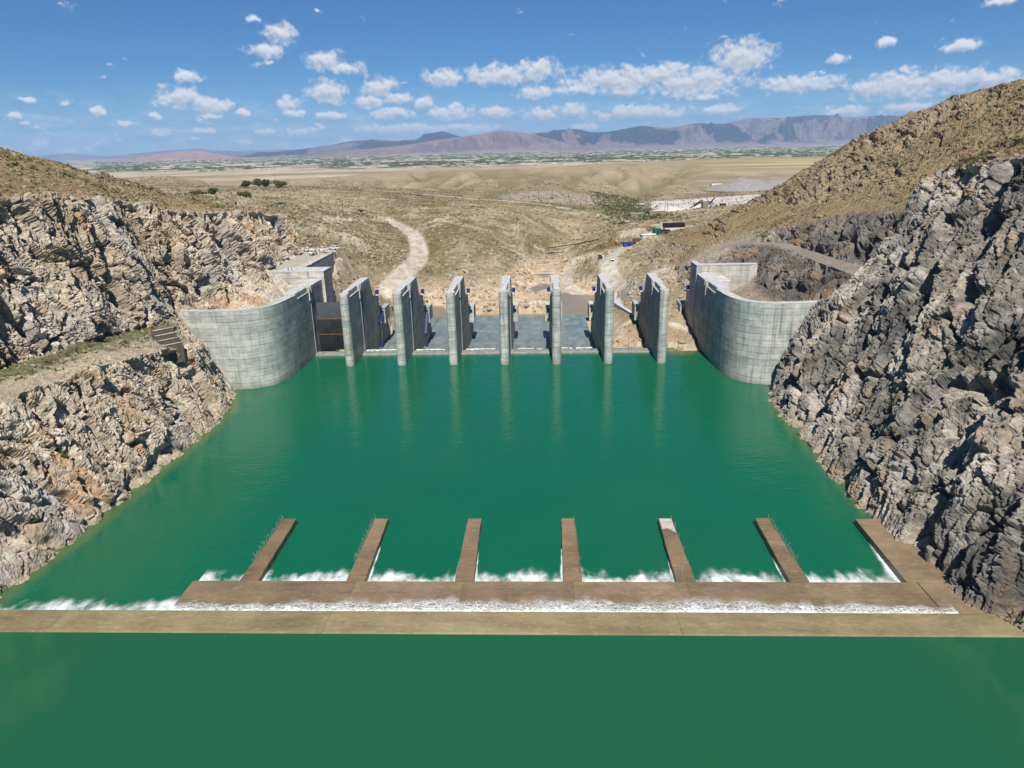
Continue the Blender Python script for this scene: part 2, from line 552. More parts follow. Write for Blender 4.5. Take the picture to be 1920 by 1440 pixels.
def water_material(name, deep, shallow, rough, bump_scale, bump_d, strength):
    m, T = new_mat(name)
    P = T.n('ShaderNodeNewGeometry').outputs['Position']
    sh = T.n('ShaderNodeAttribute', attribute_name='Shallow').outputs['Fac']
    n = T.noise(P, 0.035, 4, 0.5)
    c = T.mix(T.step(n, 0.3, 0.7), tuple(x * 0.97 for x in deep), tuple(x * 1.03 for x in deep))
    c = T.mix(sh, c, shallow)
    P2 = T.v('MULTIPLY', P, (0.55, 1.0, 1.0))
    b = T.m('ADD', T.noise(P2, bump_scale, 3, 0.55, 0.4), T.m('MULTIPLY', T.noise(P2, bump_scale * 0.23, 3, 0.5), 1.6))
    p = finish(T, c, rough, b, bump_d, spec=0.5, strength=strength)
    p.inputs['IOR'].default_value = 1.333
    return m


M['pool'] = water_material("green_water", (0.005, 0.112, 0.056), (0.10, 0.135, 0.045), 0.10, 0.9, 0.12, 0.75)
M['forebay'] = water_material("still_green_water", (0.0125, 0.097, 0.047), (0.10, 0.13, 0.06), 0.08, 0.6, 0.04, 0.5)
M['river'] = water_material("muddy_water", (0.255, 0.20, 0.115), (0.30, 0.21, 0.12), 0.25, 0.7, 0.08, 0.5)

# ================================================================ terrain
#TERRAIN_BEGIN
VC = [(-86, 292, 26), (-92, 300, 26), (-110, 306, 26.5), (-130, 380, 28), (-150, 340, 37), (-150, 420, 33), (-200, 500, 34), (-300, 600, 34), (-270, 800, 30), (-200, 640, 30), (-84, 285, 17), (-66, 285, 2), (-62, 300, -2), (-86, 250, 20), (-76, 250, 8), (-64, 250, -2), (-50, 250, -8), (0, 250, -9), (20, 250, -7), (30, 245, -2), (42, 240, 0.5), (52, 240, 2), (52, 262, 8), (58, 290, 14), (-40, 275, -8), (-10, 275, -9), (15, 275, -8),
      (-102.8, 374.0, 21), (-90.7, 382.1, 14), (-77.0, 369.7, 7), (-84.1, 349.3, 5), (-85.1, 339.9, 0), (-76.4, 335.9, -2), (-72.1, 349.8, 2), (-68.6, 407.3, 7), (-84.6, 476.8, 15), (-119.8, 513.2, 20), (-141.2, 506.6, 24), (-186.6, 551.1, 27), (-201.0, 502.7, 31), (-48.1, 391.5, 3), (-33.8, 403.5, 7), (-36.3, 437.0, 12), (-20.1, 445.2, 4), (-38.7, 469.5, 15), (-44.3, 543.3, 19), (-63.4, 468.7, 19), (-97.5, 623.9, 22), (-3.4, 494.1, 8), (-3.7, 556.7, 13), (-14.5, 377.0, -1), (-30.2, 353.0, -2), (-34.5, 312.5, -4), (-16.6, 300.7, -4), (-47.7, 338.8, -3), (27.8, 518.1, -7), (10.9, 469.2, -7), (0.1, 418.5, -7), (-7.1, 367.1, -6.5), (29.5, 346.3, -7), (15.1, 322.9, -7), (31.5, 310.9, -7), (-48.1, 330.3, -6.5), (15.8, 372.3, -3.5), (21.1, 421.6, -3), (30.7, 362.0, 1), (34.6, 376.6, 7), (50.2, 411.9, 7.5), (66.4, 438.0, 8.5), (97.0, 477.8, 11), (39.7, 303.2, 9), (36.5, 303.8, 3), (45.3, 310.3, 10), (33.5, 488.7, 8), (63.0, 596.6, 8), (83.4, 653.2, 7), (48.2, 709.2, 13), (-4.3, 681.8, 16), (-56.9, 702.6, 18), (114.1, 635.4, 8), (147.8, 584.3, 14), (259.5, 904.3, 14), (115.1, 812.4, 10), (-149.5, 646.8, 26), (-191.9, 624.6, 26), (-133.1, 859.2, 24), (-67.0, 834.3, 24), (24.7, 799.9, 24), (90.6, 866.9, 18), (162.8, 915.6, 14), (-456.0, 1500.0, 13.2), (-342.5, 1500.0, 21.6), (-238.0, 1550.0, 23.3), (-127.2, 1600.0, 21.8), (-9.6, 1650.0, 20.2), (114.4, 1700.0, 25.8), (251.9, 1800.0, 25.8), (402.9, 1900.0, 26.0), (567.4, 2000.0, 25.0), (710.2, 2000.0, 23.4), (-478.5, 900.0, 37.7), (-469.3, 800.0, 36.5), (-424.6, 900.0, 30.8), (-563.4, 900.0, 30.3)]
VC += [(-900, 2300, -14), (-400, 2500, -14), (0, 2600, -14), (500, 2700, -14), (1200, 2700, -14), (-700, 1500, 5), (1200, 1800, 10), (70, 300, 16), (80, 330, 18), (90, 380, 17), (110, 430, 14), (160, 520, 14)]
VC += [(3, 326, -3.8), (-3, 338, -4.0), (5, 345, -4.2), (8, 312, -4.6)]
VC = np.array(VC, np.float64)


def _uv(x, y):
    return np.stack([x / (y + 60.0) * 3.2, np.log(y) * 1.6], -1)


def _tps(r2):
    return 0.5 * r2 * np.log(r2 + 1e-9)


_A = _uv(VC[:, 0], VC[:, 1])
_K = _tps(((_A[:, None] - _A[None]) ** 2).sum(-1)) + np.eye(len(VC)) * 4e-3
_Pm = np.concatenate([np.ones((len(VC), 1)), _A], 1)
_S = np.block([[_K, _Pm], [_Pm.T, np.zeros((3, 3))]])
_W = np.linalg.solve(_S, np.concatenate([VC[:, 2], np.zeros(3)]))


def valley_base(x, y):
    x = np.asarray(x, np.float64)
    y = np.asarray(y, np.float64)
    sh = x.shape
    A = _uv(x.ravel(), y.ravel())
    out = np.empty(len(A))
    for k in range(0, len(A), 40000):
        a = A[k:k + 40000]
        out[k:k + 40000] = _tps(((a[:, None] - _A[None]) ** 2).sum(-1)) @ _W[:len(VC)] + _W[len(VC)] + a @ _W[-2:]
    return out.reshape(sh)
#TERRAIN_END


def poly_dist(x, y, pl):
    """distance to a polyline in plan"""
    best = np.full(x.shape, 1e9)
    for (x0, y0), (x1, y1) in zip(pl[:-1], pl[1:]):
        dx, dy = x1 - x0, y1 - y0
        t = np.clip(((x - x0) * dx + (y - y0) * dy) / (dx * dx + dy * dy), 0, 1)
        best = np.minimum(best, np.hypot(x - x0 - t * dx, y - y0 - t * dy))
    return best


ROADS = [  # plan polyline, half width at both ends
    ([(-119, 513), (-104, 498), (-88, 470), (-77, 440), (-71, 415), (-69, 395), (-70, 378), (-72, 360), (-75, 345), (-78, 330), (-80, 315)], 2.6, 5.2),
    ([(24, 440), (21, 425), (17, 405), (15, 385), (16, 366), (20, 350), (24, 344)], 2.2, 3.0),
    ([(97, 540), (90, 500), (72, 462), (56, 428), (45, 402), (38, 380), (37, 360), (40, 335), (46, 318), (52, 300)], 2.6, 4.6),
    ([(-190, 760), (-120, 735), (-56, 705), (0, 672), (40, 640), (63, 600), (74, 560)], 2.5, 2.5),
    ([(8, 662), (60, 655), (100, 640), (140, 625)], 1.6, 1.6),
    ([(30, 252), (31, 262), (37, 262), (46, 252), (54, 243)], 1.5, 1.5),
]


def road_mask(x, y):
    m = np.zeros(x.shape)
    for pl, w0, w1 in ROADS:
        d = poly_dist(x, y, pl)
        m = np.maximum(m, sstep(d, max(w0, w1) * 1.25, max(w0, w1) * 0.8))
    return m


def valley_height(x, y, rough=True):
    """valley ground with its rocks, gullies and river bed; also returns masks for the colours"""
    z = valley_base(x, y)
    sh = x.shape
    p = np.stack([x.ravel(), y.ravel(), np.zeros(x.size)], -1)
    z0 = z.copy()
    # soft dry hills with gullies
    hm = sstep(y, 720, 900) * sstep(y, 2000, 1700) * sstep(x / y, 0.26, 0.16)
    q = p * np.array([1 / 120.0, 1 / 480.0, 1])
    q[:, 0] += 0.35 * fbm(p / 160.0, 2, seed=31)
    g = fbm(q, 3, 0.33, seed=5, ridged=True).reshape(sh)
    hg = sstep(y, 760, 900) * sstep(y, 1480, 1150) * hm
    q1 = p / np.array([95.0, 520.0, 1]) + 0.25 * fbm(p / 170.0, 2, seed=32)[:, None]
    q2 = p / np.array([38.0, 260.0, 1]) + 0.25 * fbm(p / 90.0, 2, seed=33)[:, None]
    g1 = sstep(np.abs(gnoise(q1, 35)), 0.30, 0.0).reshape(sh)
    g2 = sstep(np.abs(gnoise(q2, 36)), 0.32, 0.0).reshape(sh)
    z = z - hg * (13.0 * g1 + 4.5 * g2 - 4.0)
    g = 0.6 - 1.0 * g1 - 0.45 * g2
    rm = road_mask(x, y)
    rock = fbm(p / np.array([26, 40, 1]), 4, 0.55, seed=3).reshape(sh)
    near = sstep(y, 760, 520)
    if rough:
        f1, f2, r, r2 = worley(p / np.array([5.5, 7.5, 1]) + 0.4 * fbm(p / 6.0, 2, seed=8)[:, None], seed=21)
        blk = (r.reshape(sh) - 0.35) * sstep(rock, -0.15, 0.35)
        f1, f2, rb, r2 = worley(p / np.array([2.2, 3.0, 1]), seed=22)
        blk2 = (rb.reshape(sh) - 0.4) * sstep(rock, -0.3, 0.3)
        amp = near * (1 - rm) * sstep(z0, -6.8, -4.5)
        f1, f2, rc, r2 = worley(p / np.array([1.1, 1.6, 1]), seed=23)
        z = z + amp * (2.0 * rock + 2.3 * blk + 1.3 * blk2 + 0.7 * (rc.reshape(sh) - 0.4) * sstep(rock, -0.35, 0.2))
        led = fbm(p / np.array([60.0, 9.0, 1]), 3, 0.6, seed=12, ridged=True).reshape(sh)
        z = z + near * (1 - rm) * 2.0 * sstep(led, 0.1, 0.5) * sstep(y, 380, 440)
    return z, rm, rock, hm, g


def build_valley():
    ys = np.concatenate([np.linspace(222, 230, 9), np.geomspace(231, 2700, 600)])
    us = np.linspace(-0.70, 0.66, 620)
    Y, Ug = np.meshgrid(ys, us, indexing='ij')
    X = Ug * (Y + 40)
    Z, rm, rock, hm, g = valley_height(X, Y)
    sh = X.shape
    p = np.stack([X.ravel(), Y.ravel(), Z.ravel()], -1)
    # keep below the two canyon sides where their own meshes take over
    Z -= 9 * sstep(X, -84, -92) * sstep(Y, 318, 306)
    Z -= 8 * sstep(X, 62, 72) * sstep(Y, 345, 325)
    # chute between the piers
    Z = np.where((X > -66) & (X < 26) & (Y < 308), np.minimum(Z, -7.5), Z)
    Z = np.where((X > -80) & (X <= -60) & (Y < 264), np.minimum(Z, -6.0), Z)
    Z = np.where(Y < 231.2, np.where(X > 40.2, np.minimum(Z, np.interp(Y, [222, 225, 229, 231], [-2.5, -0.4, 0.5, 0.9])), -3.0), Z)
    Z = np.where((X > 40.2) & (X < 56) & (Y >= 231.2) & (Y < 245), np.maximum(Z, 0.7 + 0.12 * (Y - 231)), Z)
    n = fbm(p / 30.0, 4, seed=41).reshape(sh)
    n2 = fbm(p / 7.0, 4, 0.6, seed=42).reshape(sh)
    n3 = fbm(p / np.array([120, 240, 60]), 3, seed=43).reshape(sh)
    C = mixc((0.24, 0.19, 0.118), (0.34, 0.275, 0.18), sstep(n, -.3, .3))
    gr = sstep(n3 + 0.6 * n2 + 0.4 * n, -0.12, 0.22) * sstep(rock, 0.35, -0.05)
    left = sstep(X, -56, -76) * sstep(Y, 300, 330) * sstep(Y, 480, 430) * sstep(Z, 3, 9)
    n4 = fbm(p / 2.6, 3, 0.6, seed=45).reshape(sh)
    C = C * (1 + 0.22 * n2 + 0.30 * n4)[..., None]
    gr = np.maximum(gr * sstep(Y, 330, 380), left * sstep(n2 + n, -0.35, 0.1) * 0.9)
    C = mixc(C, (0.115, 0.105, 0.042), gr * 0.85 * sstep(Y, 1000, 600))
    pale = sstep(rock + 0.5 * n2, 0.02, 0.42) * sstep(Y, 560, 420)
    C = mixc(C, (0.56, 0.49, 0.385), pale * 0.65)
    dark = sstep(n2 + 0.4 * rock, 0.22, 0.45) * sstep(Y, 620, 500)
    C = mixc(C, (0.20, 0.165, 0.13), dark * 0.45)
    led = fbm(p / np.array([46.0, 8.0, 30.0]), 4, 0.6, seed=46).reshape(sh)
    C = mixc(C, (0.115, 0.09, 0.06), sstep(led + 0.35 * n4, 0.10, 0.28) * sstep(Y, 380, 430) * sstep(Y, 760, 680) * 0.75)
    C = mixc(C, (0.47, 0.40, 0.29), sstep(-led + 0.3 * n4, 0.12, 0.34) * sstep(Y, 400, 450) * sstep(Y, 760, 680) * 0.5)
    lowz = sstep(Z, 2.5, -3.5) * sstep(Y, 520, 420)
    C = mixc(C, mixc((0.60, 0.50, 0.37), (0.48, 0.35, 0.22), sstep(n2, -.3, .3)), lowz * 0.8)
    # soft hills: plain dry earth, faint green in the gullies
    hc = mixc((0.30, 0.24, 0.15), (0.36, 0.29, 0.19), sstep(n, -.3, .4))
    hc = mixc(hc, (0.135, 0.125, 0.055), sstep(g, 0.1, -0.7) * 0.6 * sstep(Y, 1600, 1200))
    C = mixc(C, hc, hm)
    dome = sstep(np.hypot(X - 37, Y - 302) + 3 * n2, 15, 11)
    C = mixc(C, (0.27, 0.25, 0.225), dome * 0.9)
    # green wash and stony fields
    wash = sstep(np.abs(X - 85 + 0.0 * Y + 14 * n3) , 34, 10) * sstep(Y, 540, 580) * sstep(Y, 760, 690)
    C = mixc(C, (0.075, 0.095, 0.035), wash * sstep(n2, -0.3, 0.15) * 0.85)
    wash2 = sstep(np.abs(X - 85 - 0.35 * (Y - 760) + 20 * n3), 26, 6) * sstep(Y, 740, 790) * sstep(Y, 1500, 1200)
    C = mixc(C, (0.13, 0.13, 0.055), wash2 * sstep(n2 + n, -0.2, 0.3) * 0.6)
    stones = sstep(np.hypot((X - 20) / 70, (Y - 725) / 50) + 0.3 * n2, 1.0, 0.7)
    C = mixc(C, mixc((0.26, 0.225, 0.175), (0.41, 0.36, 0.285), sstep(n2, -.15, .25)), stones * 0.85)
    # quarry floor
    quarry = sstep(np.hypot((X - 190) / 95, (Y - 730) / 85) + 0.25 * n3 + 0.1 * n2, 1.0, 0.8)
    C = mixc(C, (0.56, 0.51, 0.46), quarry)
    fields = sstep(X / Y, 0.20, 0.26) * sstep(Y, 1050, 1200)
    band = sstep(fbm(np.stack([X.ravel() / 900, Y.ravel() / 70, 0 * X.ravel()], -1), 3, seed=77).reshape(sh), -0.1, 0.25)
    C = mixc(C, mixc((0.30, 0.24, 0.13), (0.56, 0.45, 0.27), band), fields)
    C = mixc(C, mixc((0.40, 0.345, 0.275), (0.56, 0.505, 0.43), sstep(n2 + 0.7 * n4, -.3, .3)), rm * 0.9)
    V = np.stack([X, Y, Z], -1).reshape(-1, 3)
    me = raw_mesh('valley_ground', V, grid_faces(*sh), {'Col': C.reshape(-1, 3)})
    return tag(link('valley_ground', me, M['ground']), kind='structure')


def sheet(stations, segs, ys, extra=None):
    """stations: (y, [(x,z), ...]) -> resampled base grid (len(ys), sum(segs)+1, 3)"""
    sy = np.array([s[0] for s in stations], float)
    K = len(stations[0][1])
    tab = np.array([s[1] for s in stations], float)        # (S,K,2)
    t = np.concatenate([np.linspace(k, k + 1, n, endpoint=False) for k, n in enumerate(segs)] + [[len(segs)]])
    out = np.empty((len(ys), len(t), 3))
    prof = np.empty((len(ys), K, 2))
    for k in range(K):
        for c in range(2):
            prof[:, k, c] = np.interp(ys, sy, tab[:, k, c])
    i = np.minimum(t.astype(int), K - 2)
    f = t - i
    out[:, :, 0] = prof[:, i, 0] * (1 - f) + prof[:, i + 1, 0] * f
    out[:, :, 2] = prof[:, i, 1] * (1 - f) + prof[:, i + 1, 1] * f
    out[:, :, 1] = ys[:, None]
    return out, t


def smooth_t(a, k, axis=1):
    for _ in range(k):
        b = np.concatenate([np.take(a, [0], axis), a, np.take(a, [-1], axis)], axis)
        n = a.shape[axis]
        a = (np.take(b, range(0, n), axis) + 2 * np.take(b, range(1, n + 1), axis) + np.take(b, range(2, n + 2), axis)) / 4
    return a


def cliff_displace(B, lean, seed, keep, force=None, ledge=1.0, crack=1.0):
    """blocky, fissured rock relief. B (h,w,3), keep (h,w) 0..1 scales it. Returns displaced grid and some masks"""
    Bs = smooth_t(smooth_t(B, 6, 1), 4, 0)
    N = np.cross(np.gradient(Bs, axis=0), np.gradient(Bs, axis=1))
    N /= np.linalg.norm(N, axis=-1, keepdims=True) + 1e-9
    if N[..., 2].mean() < 0:
        N = -N
    steep = sstep(N[..., 2], 0.90, 0.68)
    if force is not None:
        steep = np.maximum(steep, force)
    h, w = steep.shape
    p = Bs.reshape(-1, 3)
    wv = np.stack([fbm(p / 9.0, 3, seed=seed + k) for k in (1, 2, 3)], -1)
    q = p + 2.6 * wv
    q = np.stack([q[:, 0], q[:, 1] + lean * q[:, 2], q[:, 2]], -1)
    big = fbm(p / np.array([30, 26, 70.0]), 4, 0.5, seed=seed + 5)
    na = gnoise(q / np.array([8.0, 6.5, 40.0]), seed + 6)
    nb = gnoise(q / np.array([3.4, 2.8, 15.0]), seed + 7)
    fa, fb = sstep(np.abs(na), 0.065, 0.01), sstep(np.abs(nb), 0.07, 0.01)
    f1, f2, r1, t1 = worley(q / np.array([6.5, 4.6, 38.0]), seed + 11, tilt=True)
    c1 = sstep(f2 - f1, 0.06, 0.0)
    g1, g2, r2, t2 = worley(q / np.array([2.7, 2.0, 14.0]), seed + 12, tilt=True)
    c2 = sstep(g2 - g1, 0.07, 0.0)
    h1, h2, r3, t3 = worley((q + 0.5 * wv) / np.array([1.3, 1.0, 4.0]), seed + 13, tilt=True)
    k1, k2, r4, t4 = worley(p / np.array([0.62, 0.55, 0.8]) + 0.3 * wv, seed + 14, tilt=True)
    fine = fbm(p / 1.1, 3, 0.6, seed=seed + 20)
    crag = fbm(q / np.array([4.6, 3.4, 30.0]), 4, 0.55, seed=seed + 21, ridged=True)
    nc = gnoise(q / np.array([1.7, 1.4, 7.0]), seed + 8)
    fc = sstep(np.abs(nc), 0.07, 0.0)
    nd = gnoise(q / np.array([17.0, 13.0, 75.0]), seed + 9)
    ne = gnoise(q / np.array([15.0, 9.0, 42.0]) + 7.3, seed + 10)
    fd = sstep(np.abs(nd), 0.10, 0.0)
    slab = fbm(q / np.array([2.2, 2.0, 5.0]), 3, 0.5, seed=seed + 22)
    d = 3.2 * big + 3.2 * ne - 3.6 * fd + 1.7 * (r1 - 0.5) + 1.0 * t1 - 0.8 * c1 - crack * (2.6 * fa + 1.6 * fb + 0.5 * fc) + 0.8 * (r2 - 0.5) + 0.35 * t2 - 0.25 * c2 + 0.30 * (r3 - 0.5) + 0.30 * t3 + 0.15 * (r4 - 0.5) + 0.18 * t4 + 0.12 * fine + 1.1 * crag + 0.35 * slab
    # gentler ground: ledges of outcropping strata, stones
    s1, s2, rs, rt = worley((p + 1.2 * wv) / np.array([4.0, 15.0, 1.8]), seed + 31)
    om = sstep(fbm(p / np.array([22, 34, 12.0]), 3, seed=seed + 33), -0.02, 0.35)
    _a, _b, rq, tq = worley(p / np.array([1.3, 1.9, 1.2]), seed + 34, tilt=True)
    e = 0.9 * big + ledge * om * (1.7 * (rs - 0.35)) + (0.15 + 0.55 * om) * ((rq - 0.4) * 1.2 + 0.5 * tq) + 0.25 * fine + 0.5 * fbm(p / 5.0, 3, seed=seed + 35)
    st = steep.ravel()
    D = (d * st + e * (1 - st)) * keep.ravel()
    V = B.reshape(-1, 3) + D[:, None] * N.reshape(-1, 3)
    masks = dict(steep=st, big=big, r1=r1, r2=r2, r3=r3, c1=c1, c2=c2, om=om, rs=rs, fine=fine, wv=wv, r4=r4, p=p)
    return V, masks


LEFT = [  # y, [(x,z) of: bed, shore, bench lip, cliff foot, mid face, cliff top, crest, behind, far behind]
    (30, [(-80, -5), (-86, 0), (-98, 26), (-116, 27), (-119.5, 45), (-124, 60), (-142, 72), (-200, 74), (-300, 60)]),
    (90, [(-80, -5), (-86.5, 0), (-98, 25.5), (-114, 26.5), (-117, 44), (-121, 60), (-141, 71), (-200, 74), (-300, 60)]),
    (115, [(-79, -5), (-84, 0), (-97, 24.5), (-113, 25.5), (-115.5, 43), (-119, 59), (-140, 71), (-200, 74), (-300, 60)]),
    (133, [(-79, -5), (-83.5, 0), (-93.5, 24), (-112, 25), (-114, 42), (-117, 58.5), (-140, 70), (-200, 73), (-300, 60)]),
    (150, [(-79, -5), (-83.5, 0), (-92, 22.5), (-106, 25), (-110, 42), (-115, 58), (-140, 69.5), (-200, 72), (-300, 60)]),
    (165, [(-79, -5), (-84, 0), (-91, 20), (-104, 24.5), (-108, 41), (-113, 57.5), (-140, 69), (-200, 71), (-300, 58)]),
    (175, [(-80, -5), (-84.5, 0), (-91.5, 18), (-102, 23.5), (-107, 40), (-112, 56.5), (-140, 69), (-200, 70), (-300, 56)]),
    (186, [(-82, -5), (-88.5, 0), (-95.5, 15), (-102.5, 23.5), (-106, 39), (-110, 55), (-140, 68.7), (-200, 69), (-300, 55)]),
    (191, [(-84, -5), (-90.5, 0), (-99.5, 17), (-104, 24), (-105.5, 39), (-109, 53.5), (-140, 67.8), (-200, 68), (-300, 55)]),
    (196, [(-86, 14), (-89, 20), (-93, 22.4), (-99, 25), (-103, 38), (-108, 52), (-140, 67), (-200, 67), (-300, 54)]),
    (206, [(-82, 12), (-85, 20), (-88.5, 22), (-97, 26.5), (-101, 38), (-106, 50), (-140, 65), (-200, 66), (-300, 52)]),
    (225, [(-82, 12), (-85, 20), (-88, 22.6), (-96, 28), (-99.5, 38), (-104.5, 48), (-140, 60.5), (-200, 63), (-300, 50)]),
    (238, [(-84, 12), (-90, 20), (-93, 24), (-95.5, 27.5), (-99, 37), (-104, 47), (-140, 57.5), (-200, 61), (-300, 48)]),
    (245, [(-84, 12), (-86, 26.0), (-88, 26.3), (-96, 26.6), (-99, 37), (-103, 46.5), (-140, 55.7), (-200, 59), (-300, 47)]),
    (283, [(-84, 12), (-86, 26.0), (-90, 26.3), (-97, 26.6), (-98.5, 34), (-101, 41.5), (-140, 49), (-200, 52), (-300, 44)]),
    (290, [(-84, 10), (-87, 25.5), (-92, 26.3), (-99, 26.6), (-101, 34), (-104, 41), (-140, 48), (-200, 50), (-300, 43)]),
    (303, [(-84, 10), (-88, 25), (-98, 26.3), (-112, 26.8), (-115, 33), (-119, 39), (-145, 45), (-200, 47), (-300, 42)]),
    (322, [(-84, 8), (-90, 21), (-105, 24), (-118, 25), (-124, 30), (-132, 35.5), (-150, 40), (-200, 43), (-300, 40)]),
]
RIGHT = [
    (30, [(58, -5), (66, 0), (78, 22), (90, 42), (102, 61), (112, 66), (125, 72), (170, 92), (230, 94), (330, 70)]),
    (80, [(58, -5), (64.5, 0), (75, 20), (87, 40), (100, 61), (110, 66), (125, 72), (170, 92), (230, 94), (330, 70)]),
    (88, [(56, -5), (62.2, 0), (73, 19), (86.5, 39.5), (99.8, 61), (110, 66), (125, 72), (170, 92), (230, 94), (330, 70)]),
    (100, [(55, -5), (61.2, 0), (71, 17.5), (85, 39), (99.5, 61.3), (109, 65.5), (125, 71), (170, 91), (230, 94), (330, 70)]),
    (118, [(54, -5), (60.6, 0), (70, 16), (84, 38), (99, 61.5), (108, 65), (125, 71), (170, 91), (230, 94), (330, 70)]),
    (150, [(56, -5), (61.5, 0), (71, 16), (83.5, 36), (98.5, 62), (107, 65), (125, 71), (170, 90), (230, 93), (330, 70)]),
    (172, [(55, -5), (61, 0), (70.5, 15), (83.5, 34), (99.5, 60), (107, 63), (122, 69), (170, 90), (230, 93), (330, 70)]),
    (186, [(60, -5), (65.5, 0), (74.6, 20.4), (87.8, 36), (101.8, 58), (107, 60), (122, 67), (168, 89), (230, 92), (330, 68)]),
    (192, [(62, -5), (66.5, 0), (77.2, 23.2), (88, 30.3), (94, 31), (103, 49), (120, 60), (167, 88), (230, 91), (330, 66)]),
    (197, [(67, 8), (70, 18), (78, 22.2), (88, 30.3), (94, 31), (102.5, 47), (120, 59), (167, 88), (230, 91), (330, 66)]),
    (206, [(60, 8), (64, 18), (73, 20), (85, 31.2), (91.5, 31.8), (101, 45.5), (119, 57), (166, 87), (230, 90), (330, 64)]),
    (225, [(58, 8), (62, 18), (70, 19.5), (83.5, 31.5), (90, 32), (100, 44), (118, 54), (165, 86), (230, 88), (330, 60)]),
    (240, [(58, 8), (62, 14), (74, 20), (86, 31), (91, 31.3), (97, 40.5), (115, 51), (164, 85.5), (230, 86), (330, 58)]),
    (247, [(57, 2), (62, 10), (74, 22), (85.5, 31), (90.5, 31.4), (96, 39), (114, 49), (163, 85), (230, 85), (330, 56)]),
    (256, [(52, 0), (60, 12), (68, 22), (84, 31), (89, 31.5), (95, 37), (113, 47.5), (162, 84), (230, 83), (330, 55)]),
    (280, [(48, -2), (55, 12), (62, 20), (78, 28), (84, 29), (92, 33), (112, 44), (155, 81), (220, 76), (330, 50)]),
    (300, [(44, -2), (53, 11), (59, 16), (72, 24), (82, 27), (92, 31), (110, 41), (148, 75), (210, 68), (330, 46)]),
    (325, [(44, 0), (52, 9), (58, 14), (68, 22), (80, 26), (92, 32), (108, 40), (136, 65), (200, 56), (330, 40)]),
    (350, [(46, 2), (53, 7), (58, 12), (66, 20), (76, 25), (88, 31), (101, 38), (122, 50), (200, 44), (330, 34)]),
    (385, [(50, 3), (56, 6.5), (60, 10), (66, 15), (72, 18), (82, 20.5), (92, 24), (115, 28), (200, 26), (330, 24)]),
    (425, [(56, 3), (62, 5), (66, 6), (70, 8), (78, 9), (86, 10), (96, 10), (118, 10), (200, 10), (330, 10)]),
]


def rock_colors(mk, V, a, b, orange, dark):
    p = mk['p']
    n1 = fbm(p / np.array([16, 14, 26.0]), 4, 0.55, seed=61)
    n2 = fbm(p / np.array([4.0, 4.0, 9.0]), 4, 0.6, seed=62)
    C = mixc(a, b, sstep(n1 + 0.7 * n2 + 0.5 * (mk['r2'] - .5), -0.35, 0.4))
    C = mixc(C, orange, sstep(n1 * 0.6 - n2 * 0.8 + 0.5 * (mk['r1'] - .5), 0.13, 0.42) * 0.72)
    C = mixc(C, dark, sstep(n2 - 0.4 * n1 + 0.4 * (mk['r2'] - .5), 0.18, 0.5) * 0.6)
    n5 = fbm(p / np.array([20, 16, 24.0]), 4, 0.6, seed=66)
    gy = C.mean(-1, keepdims=True) * np.array([1.05, 0.985, 0.895])
    C = C + (gy - C) * (sstep(n5, -0.05, 0.22) * 0.65)[:, None]
    C = C * (0.84 + 0.32 * mk['r4'])[:, None]
    C = C * (1 + 0.25 * fbm(p / np.array([9, 8, 20.0]), 3, seed=63))[:, None]
    return C


def hill_colors(mk, green=0.5):
    p = mk['p']
    n1 = fbm(p / 18.0, 4, seed=71)
    n2 = fbm(p / 3.0, 4, 0.6, seed=72)
    C = mixc((0.275, 0.20, 0.10), (0.36, 0.27, 0.155), sstep(n1, -.3, .3))
    C = mixc(C, (0.125, 0.118, 0.05), sstep(n2 + 0.5 * n1, 0.0, 0.4) * green)
    C = mixc(C, (0.285, 0.205, 0.13), mk['om'] * sstep(mk['rs'], 0.4, 0.7) * 0.9)
    C = mixc(C, (0.17, 0.125, 0.085), mk['om'] * sstep(mk['rs'], 0.75, 0.95) * 0.6)
    return C


